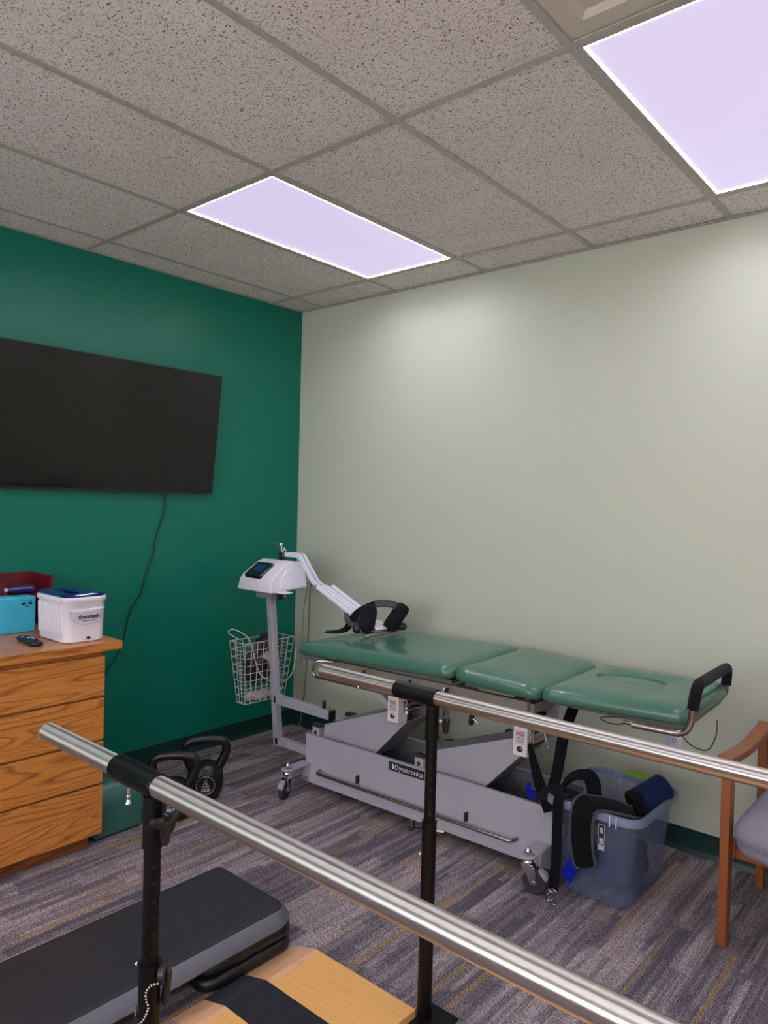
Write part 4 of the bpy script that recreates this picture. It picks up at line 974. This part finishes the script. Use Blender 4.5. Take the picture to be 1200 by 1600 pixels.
# platform
plx = 2.325
def edge_bevel(y0, y1, m, name):
    bm = B(); prism(bm, [(1.812, 0.001), (1.912, 0.030), (1.912, 0.001)], lambda a, b, d: (a, d, b), y0, y1); obj(name, bm, m, pb, flat=True)
for y0, y1 in ((-1.833, -1.622), (-2.46, -1.985)):
    bm = B(); box(bm, 1.935, plx, y0, y1, 0.001, 0.030); obj('platform_board', bm, M['birch'], pb, flat=True)
    bm = B(); box(bm, 1.912, 1.935, y0, y1, 0.001, 0.0302); obj('edge_strip', bm, M['maple'], pb, flat=True)
    edge_bevel(y0, y1, M['maple'], 'ramp_edge')
bm = B(); prism(bm, [(1.812, 0.001), (1.812, 0.0025), (1.912, 0.0315), (plx, 0.0315), (plx, 0.001)], lambda a, b, d: (a, d, b), -1.985, -1.833); obj('grip_strip', bm, M['grip'], pb, flat=True)
bm = B(); prism(bm, [(1.812, 0.0015), (1.812, 0.0035), (1.905, 0.0312), (1.905, 0.029)], lambda a, b, d: (a, d, b), -2.30, -2.105); obj('corner_plate', bm, M['vinylg'], pb, flat=True)
for px in (2.345, 4.2):
    bm = B(); box(bm, px-0.02, px+0.075, -2.56, -1.54, 0.001, 0.009); obj('cross_plate', bm, M['blackm'], pb, bevel=0.002)
bm = B(); box(bm, 2.42, 4.18, -2.46, -1.622, 0.001, 0.030); obj('platform_board', bm, M['birch'], pb, flat=True)

# ================================================================ AEROBIC STEP
sx0, sx1, sy0, sy1 = 1.385, 1.835, -2.72, -1.610; SZ = 0.142
st = thing('aerobic_step', 'long black step platform with grey rim on stacked black risers', 'step platform', ((sx0+sx1)/2, (sy0+sy1)/2, 0))
def so(ins, z, r, ch=0.0):
    out = []
    for cx, cy, a0, q in ((sx1-ins, sy1-ins, 0, r), (sx0+ins, sy1-ins, 90, 0.02), (sx0+ins, sy0+ins, 180, 0.02), (sx1-ins, sy0+ins, 270, r)):
        sxn = -1 if a0 in (0, 270) else 1; syn = -1 if a0 in (0, 90) else 1
        for k in range(9):
            a = math.radians(a0+90*k/8); out.append(V((cx+sxn*q+q*math.cos(a), cy+syn*q+q*math.sin(a), z)))
    return out
bm = B(); stack(bm, [so(0.018, 0.096, 0.10), so(0.004, 0.098, 0.11), so(0.0, 0.104, 0.11), so(0.004, 0.112, 0.11), so(0.020, 0.130, 0.09), so(0.036, SZ-0.003, 0.06), so(0.042, SZ-0.003, 0.055)]); obj('deck', bm, M['stepg'], st, angle=60)
bm = B(); stack(bm, [so(0.038, SZ-0.010, 0.045), so(0.038, SZ-0.001, 0.045), so(0.042, SZ+0.0005, 0.042), so(0.06, SZ+0.001, 0.04)]); tr = obj('tread', bm, M['stepm'], st, angle=60)
for x in (1.53, 1.69):
    bm = B(); box(bm, x-0.004, x+0.004, sy0+0.07, sy1-0.07, SZ+0.0005, SZ+0.0025); obj('tread_ridge', bm, M['stepm'], tr, bevel=0.002)
def riser(y0, y1, z):
    def q(ins, zz): return [V((x, y, zz)) for x, y in rrect(1.42+ins, 1.818-ins, y0+ins, y1-ins, 0.06, 8)]
    bm = B(); stack(bm, [q(0.012, z), q(0.003, z+0.006), q(0.0, z+0.018), q(0.003, z+0.034), q(0.014, z+0.043), q(0.03, z+0.045)])
    obj('riser', bm, M['stepr'], st, angle=70)
for y0, y1 in ((-1.985, -1.618), (-2.70, -2.36)):
    for z in (0.0, 0.0475): riser(y0, y1, z)

# ================================================================ STORAGE BIN AND BELTS
bn = thing('storage_bin', 'translucent plastic storage bin on carpet at right end of table', 'storage bin', (2.42, -0.49, 0))
def bc(k, off=0.0, r=0.05):    # k height 0..1
    a0, a1 = 2.290-0.048*k, 2.560+0.036*k; b0, b1 = -0.668-0.028*k, -0.305+0.03*k
    return [V((x, y, 0.004+0.350*k)) for x, y in rrect(a0-off, a1+off, b0-off, b1+off, r+off, 8)]
outer = [bc(0, -0.012), bc(0.02, -0.002), bc(0.06), bc(0.35), bc(0.7), bc(1.0)]
bm = B()
vo = stack(bm, outer, True, False)
inner = [[p+V((0, 0, 0.0)) for p in bc(k, -0.003)] for k in (1.0, 0.7, 0.35, 0.06)]
inner.append([V((p.x, p.y, 0.008)) for p in bc(0.02, -0.006)])
vi = stack(bm, inner, False, True)
n = len(vo[-1])
for j in range(n): bm.faces.new((vo[-1][j], vo[-1][(j+1) % n], vi[0][(j+1) % n], vi[0][j]))
obj('tub', bm, M['bin'], bn, angle=60)
bm = B()
def rc(off, z): return [V((p.x, p.y, z)) for p in bc(1.0, off)]
rings = [rc(0.001, 0.352), rc(0.016, 0.344), rc(0.019, 0.332), rc(0.017, 0.332), rc(0.014, 0.343), rc(0.001, 0.350)]
rings = [rc(0.002, 0.350), rc(0.002, 0.362), rc(0.010, 0.366), rc(0.018, 0.360), rc(0.020, 0.336), rc(0.0165, 0.336), rc(0.0145, 0.355), rc(0.006, 0.357)]
vr = [[bm.verts.new(p) for p in r] for r in rings]; m_ = len(vr[0])
for i in range(len(vr)):
    a, b = vr[i], vr[(i+1) % len(vr)]
    for j in range(m_): bm.faces.new((a[j], a[(j+1) % m_], b[(j+1) % m_], b[j]))
obj('rim', bm, M['binrim'], bn, angle=60)
bm = B()
for x in (2.505, 2.53): box(bm, x-0.0015, x+0.0015, -0.7205, -0.716, 0.325, 0.362)
for x in (2.335, 2.352, 2.362): box(bm, x-0.0012, x+0.0012, -0.2775, -0.2745, 0.30, 0.352)
obj('rim_rib', bm, M['white'], bn, flat=True)
bm = B(); prism(bm, [(2.375, 0.352), (2.382, 0.366), (2.40, 0.372), (2.465, 0.372), (2.485, 0.366), (2.492, 0.352)], lambda a, b, d: (a, d, b+0.012), -0.272, -0.256); obj('latch', bm, M['lime'], bn, bevel=0.003, label='lime green latch on the far rim')
bm = B(); box(bm, 2.452, 2.478, -0.6935, -0.690, 0.215, 0.313); ls = obj('sticker', bm, M['ink'], bn, flat=True)
bm = B(); box(bm, 2.4525, 2.4775, -0.6945, -0.693, 0.217, 0.236); box(bm, 2.452, 2.454, -0.6945, -0.693, 0.215, 0.313); box(bm, 2.476, 2.478, -0.6945, -0.693, 0.215, 0.313); box(bm, 2.452, 2.478, -0.6945, -0.693, 0.311, 0.313); box(bm, 2.458, 2.472, -0.6945, -0.693, 0.24, 0.262); box(bm, 2.460, 2.470, -0.6945, -0.693, 0.28, 0.30)
obj('sticker_print', bm, M['sticker'], ls, flat=True)
# things in and over the bin
def blob(c, s, f=2.5, amp=0.25, sub=4):
    bm = B(); bmesh.ops.create_icosphere(bm, subdivisions=sub, radius=1.0)
    for v in bm.verts:
        p = v.co.copy(); p = V([math.copysign(abs(q)**0.7, q) for q in p])
        n_ = 1+mnoise.noise(v.co*f+V(c)*9)*amp; v.co = V((c[0]+p.x*s[0]*n_, c[1]+p.y*s[1]*n_, max(0.01, c[2]+p.z*s[2]*n_)))
    return bm
tag(obj('navy_belts', blob((2.440, -0.475, 0.098), (0.105, 0.13, 0.075)), M['navy'], angle=180), 'navy folded belts seen through the lower part of translucent bin', 'belts')
# rolled navy support
t = thing('rolled_support', 'navy neoprene roll with black end sticking out of storage bin', 'rolled belt', (2.53, -0.42, 0.30))
RA, RZ = V((2.515, -0.485, 0.345)), V((2.572, -0.365, 0.388))
bm = B(); dr = (RZ-RA).normalized(); pts = [RA+dr*(RZ-RA).length*k/6 for k in range(7)]
pts = [RA-dr*0.004]+pts+[RZ+dr*0.006]; sz = [0.82]+[1.0]*7+[0.8]
sweep(bm, pts, circ(0.054, 28), sizes=sz); obj('outer_wrap', bm, M['navy'], t, angle=50)
bm = B(); u_ = dr.orthogonal().normalized(); v_ = dr.cross(u_); sp2 = []
for k in range(70):
    a = k*0.34; r_ = 0.006+0.0021*a; sp2.append(RA-dr*0.007+u_*(r_*math.cos(a))+v_*(r_*math.sin(a)))
tube(bm, sp2, 0.003, 6); cyl(bm, RA-dr*0.006, RA+dr*0.01, 0.054, 28); obj('rolled_edge', bm, M['web'], t, label='black rolled end')
# narrow strap hanging over near rim with snap hook
t = thing('snap_hook_strap', 'narrow black strap with metal snap hook hanging down bin front', 'strap', (2.306, -0.735, 0))
bm = B(); pth = smooth_path([(2.31, -0.60, 0.35), (2.306, -0.67, 0.374), (2.305, -0.71, 0.377), (2.305, -0.731, 0.358), (2.307, -0.736, 0.27), (2.307, -0.738, 0.147), (2.303, -0.742, 0.060), (2.301, -0.744, 0.028)], 6)
ups = [V((0, -1, 0.0)) if p.z < 0.345 else V((0, -0.5, 1)) for p in pth]
ups = [V((0, 0, 1)) if p.y > -0.69 else V((0, -1, 0.15)) if p.z < 0.34 else V((0, -0.7, 0.7)) for p in pth]
strap(bm, pth, 0.042, 0.004, ups); obj('webbing', bm, M['web'], t)
bm = B(); ring_ = [V((2.300+0.017*math.cos(a), -0.748, 0.024+0.006*math.sin(a))) for a in [2*PI*k/20 for k in range(20)]]; tube(bm, ring_, 0.0022, 8, closed=True)
tube(bm, smooth_path([(2.293, -0.750, 0.020), (2.286, -0.765, 0.008), (2.296, -0.785, 0.005), (2.314, -0.785, 0.005), (2.318, -0.770, 0.007), (2.308, -0.760, 0.010)], 6), 0.0028, 8)
tube(bm, smooth_path([(2.312, -0.778, 0.006), (2.320, -0.792, 0.006), (2.334, -0.800, 0.005), (2.340, -0.790, 0.005), (2.328, -0.780, 0.006)], 6), 0.0026, 8); obj('snap_hook', bm, M['chrome'], t)
# wide padded belt over the near rim
t = thing('padded_belt', 'wide black padded belt with grey binding draped over bin front', 'belt', (2.41, -0.72, 0.15))
path = smooth_path([(2.60-0.05, -0.60, 0.352), (2.50, -0.64, 0.372), (2.445, -0.68, 0.381), (2.415, -0.715, 0.378), (2.408, -0.7325, 0.352), (2.404, -0.735, 0.30), (2.408, -0.735, 0.23), (2.420, -0.733, 0.165), (2.424, -0.732, 0.150)], 7)
ups = []
wz = []
for i, p in enumerate(path):
    t_ = max(0, min(1, (0.392-p.z)/0.04)) if p.y < -0.70 else 0
    ups.append((V((0.35, 0.0, 1))*(1-t_)+V((0, -1, 0))*t_).normalized())
    wz.append(1.0)
nn = len(path)
sizes = [0.75+0.25*min(1, i/8) if i < nn-7 else (0.55+0.45*((nn-1-i)/7)**0.5) for i in range(nn)]
th = 0.009; wd = 0.088
prof = [(-wd/2, 0), (-wd/2+0.006, -th/2), (wd/2-0.006, -th/2), (wd/2, 0), (wd/2-0.006, th/2), (-wd/2+0.006, th/2)]
bm = B(); sweep(bm, path, prof, ups=ups, sizes=sizes); obj('belt_face', bm, M['web'], t)
for s in (-1, 1):
    bm = B(); q = []
    for i, p in enumerate(path):
        tg = (path[min(i+1, nn-1)]-path[max(i-1, 0)]).normalized(); u = ups[i]; u = (u-tg*u.dot(tg)).normalized(); sd = tg.cross(u)
        q.append(p+sd*s*(wd/2*sizes[i])+u*0.001)
    tube(bm, q, 0.0055, 8); obj('belt_binding', bm, M['binding'], t)
# blue strap end
bm = B(); strap(bm, smooth_path([(2.405, -0.722, 0.215), (2.385, -0.7245, 0.17), (2.362, -0.724, 0.12), (2.340, -0.722, 0.075)], 5), 0.05, 0.003, V((0, -1, 0)))
tag(obj('blue_strap', bm, M['blue']), 'bright blue strap end slanting out below the black belt', 'strap')
# arched padded strap from table side into the bin
t = thing('shoulder_strap', 'black padded strap arching up out of bin near the table', 'strap', (2.31, -0.55, 0.33))
pth = smooth_path([(2.262, -0.63, 0.30), (2.258, -0.60, 0.36), (2.272, -0.565, 0.400), (2.305, -0.54, 0.416), (2.340, -0.53, 0.412), (2.362, -0.54, 0.375), (2.380, -0.56, 0.31), (2.39, -0.56, 0.25)], 7)
ups = []
for i, p in enumerate(pth):
    a = PI*(1-i/(len(pth)-1)); ups.append(V((math.cos(a), -0.35, max(0.1, math.sin(a)))).normalized())
bm = B(); strap(bm, pth, 0.068, 0.013, ups); obj('strap_pad', bm, M['pad'], t)
bm = B(); strap(bm, smooth_path([(2.25, -0.66, 0.35), (2.285, -0.655, 0.372), (2.33, -0.65, 0.372), (2.37, -0.64, 0.35), (2.385, -0.62, 0.28)], 6), 0.045, 0.008, V((0, -0.4, 1))); obj('strap_tail', bm, M['pad'], t)
# harness hanging from table down into the bin
t = thing('harness_webbing', 'black webbing harness slung from under table end to the bin', 'harness', (2.2, -0.64, 0.34))
bm = B(); pa_ = smooth_path([(2.138, -0.66, 0.530), (2.145, -0.66, 0.50), (2.165, -0.66, 0.44), (2.190, -0.66, 0.372), (2.215, -0.655, 0.335), (2.25, -0.64, 0.31)], 6)
n = len(pa_); sweep(bm, pa_, [(-0.5, -0.002), (0.5, -0.002), (0.5, 0.002), (-0.5, 0.002)], ups=[V((0.1, -1, 0))]*n) if False else None
for i in range(n-1): pass
rngs = []
for i, p in enumerate(pa_):
    wv = 0.012+0.045*min(1, i/(n*0.62)); ang = 0.3*i/n
    s = V((math.cos(ang), 0, math.sin(ang)*0.6))
    rngs.append([p-s*wv/2+V((0, -0.002, 0)), p+s*wv/2+V((0, -0.002, 0)), p+s*wv/2+V((0, 0.002, 0)), p-s*wv/2+V((0, 0.002, 0))])
stack(bm, rngs); obj('short_web', bm, M['web'], t)
bm = B(); pb_ = smooth_path([(2.275, -0.55, 0.70), (2.277, -0.64, 0.60), (2.272, -0.66, 0.52), (2.258, -0.66, 0.43), (2.240, -0.665, 0.36), (2.228, -0.668, 0.32), (2.235, -0.64, 0.28)], 6)
strap(bm, pb_, 0.045, 0.004, V((0.15, -1, 0.1))); obj('long_web', bm, M['web'], t)
bm = B(); strap(bm, smooth_path([(2.17, -0.64, 0.33), (2.20, -0.66, 0.345), (2.235, -0.672, 0.362), (2.262, -0.67, 0.378), (2.29, -0.66, 0.372)], 6), 0.05, 0.014, V((0.0, -1, 0.5))); obj('web_bundle', bm, M['pad'], t)
bm = B(); strap(bm, smooth_path([(2.215, -0.665, 0.34), (2.225, -0.670, 0.31), (2.238, -0.672, 0.285)], 5), 0.05, 0.006, V((0, -1, 0))); obj('web_tail', bm, M['web'], t)
bm = B(); strap(bm, smooth_path([(2.105, -0.60, 0.345), (2.110, -0.61, 0.32), (2.13, -0.615, 0.305), (2.155, -0.61, 0.32)], 5), 0.036, 0.005, V((-0.5, -0.6, 0.3))); obj('blue_end', bm, M['blue'], t, label='blue webbing end')
bm = B(); tube(bm, round_path([(2.135, -0.645, 0.64), (2.150, -0.65, 0.64), (2.150, -0.655, 0.535), (2.135, -0.655, 0.535)], 0.006, 4), 0.0028, 8, closed=True); tube(bm, round_path([(2.145, -0.60, 0.58), (2.165, -0.60, 0.58), (2.19, -0.60, 0.505), (2.165, -0.60, 0.50)], 0.008, 4), 0.0028, 8); obj('metal_buckle', bm, M['chrome'], t)

# ================================================================ CHAIR
ch = thing('arm_chair', 'wooden arm chair with grey tweed seat at right edge', 'chair', (3.15, -0.37, 0))
LX, RX = 2.876, 3.43
for x in (LX, RX):
    bm = B(); prism(bm, [(-0.636, 0), (-0.590, 0), (-0.578, 0.30), (-0.578, 0.64), (-0.636, 0.64), (-0.634, 0.3)], lambda a, b, d: (x+d, a, b), -0.015, 0.015); obj('leg', bm, M['chairwood'], ch, bevel=0.003)
    bm = B(); prism(bm, [(-0.135, 0), (-0.085, 0), (-0.10, 0.35), (-0.12, 0.635), (-0.165, 0.635), (-0.155, 0.35)], lambda a, b, d: (x+d, a, b), -0.015, 0.015); obj('leg', bm, M['chairwood'], ch, bevel=0.003)
    bm = B(); arm = smooth_path([(x, -0.645, 0.648), (x, -0.53, 0.636), (x, -0.42, 0.628), (x, -0.30, 0.630), (x, -0.20, 0.638), (x, -0.11, 0.652)], 5)
    sweep(bm, arm, [(-0.026, -0.013), (0.026, -0.013), (0.026, 0.013), (-0.026, 0.013)], upv=(0, 0, 1)); obj('armrest', bm, M['chairwood'], ch, bevel=0.004, angle=30)
    bm = B(); box(bm, x-0.011+(0.012 if x == LX else -0.012), x+0.011+(0.012 if x == LX else -0.012), -0.585, -0.13, 0.29, 0.345); obj('side_rail', bm, M['chairwood'], ch, bevel=0.003)
for y in (-0.56, -0.15):
    bm = B(); box(bm, LX+0.02, RX-0.02, y-0.012, y+0.012, 0.29, 0.345); obj('seat_rail', bm, M['chairwood'], ch, bevel=0.003)
def sc_(ins, z, r=0.10): return [V((x, y, z)) for x, y in rrect(LX+0.025+ins, RX-0.025-ins, -0.70+ins, -0.13-ins, r, 8)]
bm = B(); stack(bm, [sc_(0.03, 0.345), sc_(0.012, 0.352), sc_(0.006, 0.37), sc_(0.012, 0.385), sc_(0.0, 0.395), sc_(0.0, 0.42), sc_(0.012, 0.442), sc_(0.04, 0.462), sc_(0.10, 0.475), sc_(0.16, 0.479)]); obj('seat_cushion', bm, M['tweed'], ch, angle=70)
bm = B(); pth_ = [p for p in sc_(0.004, 0.39)]; tube(bm, pth_, 0.003, 6, closed=True); obj('seat_piping', bm, M['tweed'], ch)
bm = B()
def bkc(ins, y): return [V((x, y+0.05*(z-0.5), z)) for x, z in rrect(LX+0.03+ins, RX-0.03-ins, 0.50+ins, 0.90-ins, 0.05, 6)]
stack(bm, [bkc(0.02, -0.16), bkc(0.0, -0.15), bkc(0.0, -0.115), bkc(0.02, -0.105)]); obj('backrest', bm, M['tweed'], ch, angle=70)

for x in (LX+0.09, RX-0.09):
    bm = B(); beam(bm, (x, -0.118, 0.30), (x, -0.088, 0.84), 0.03, 0.018, (0, 1, 0)); obj('back_support', bm, M['chairwood'], ch, bevel=0.003)

# ================================================================ WALL OUTLETS
ol = thing('wall_outlet', 'white electrical outlet on pale wall below table end', 'outlet', (2.488, 0, 0.45))
bm = B(); stack(bm, [[V((x, y_, z)) for x, z in rrect(2.4505+i, 2.5255-i, 0.398+i, 0.514-i, 0.004, 3)] for i, y_ in ((0, 0), (0, -0.004), (0.003, -0.0065))]); obj('cover_plate', bm, M['outlet'], ol)
for zc in (0.472, 0.428):
    bm = B(); stack(bm, [[V((x, y_, z)) for x, z in rrect(2.473, 2.503, zc-0.015, zc+0.015, 0.004, 3)] for y_ in (-0.006, -0.0085)]); sk = obj('socket', bm, M['outlet'], ol)
    bm = B(); box(bm, 2.480, 2.4822, -0.009, -0.007, zc, zc+0.009); box(bm, 2.4935, 2.4957, -0.009, -0.007, zc+0.001, zc+0.008); cyl(bm, (2.488, -0.009, zc-0.007), (2.488, -0.007, zc-0.007), 0.0028, 10); obj('slots', bm, M['slot'], sk, flat=True)
# framed picture on the wall to the right of the view
pf = thing('framed_picture', 'dark framed picture on the right wall outside the view', 'picture', (XR, -1.6, 1.5))
bm = B(); box(bm, XR-0.03, XR-0.001, -2.1, -1.1, 1.15, 1.85); obj('frame', bm, M['blackm'], pf, bevel=0.004)
bm = B(); box(bm, XR-0.032, XR-0.029, -2.04, -1.16, 1.21, 1.79); obj('print', bm, M['art'], pf, flat=True)
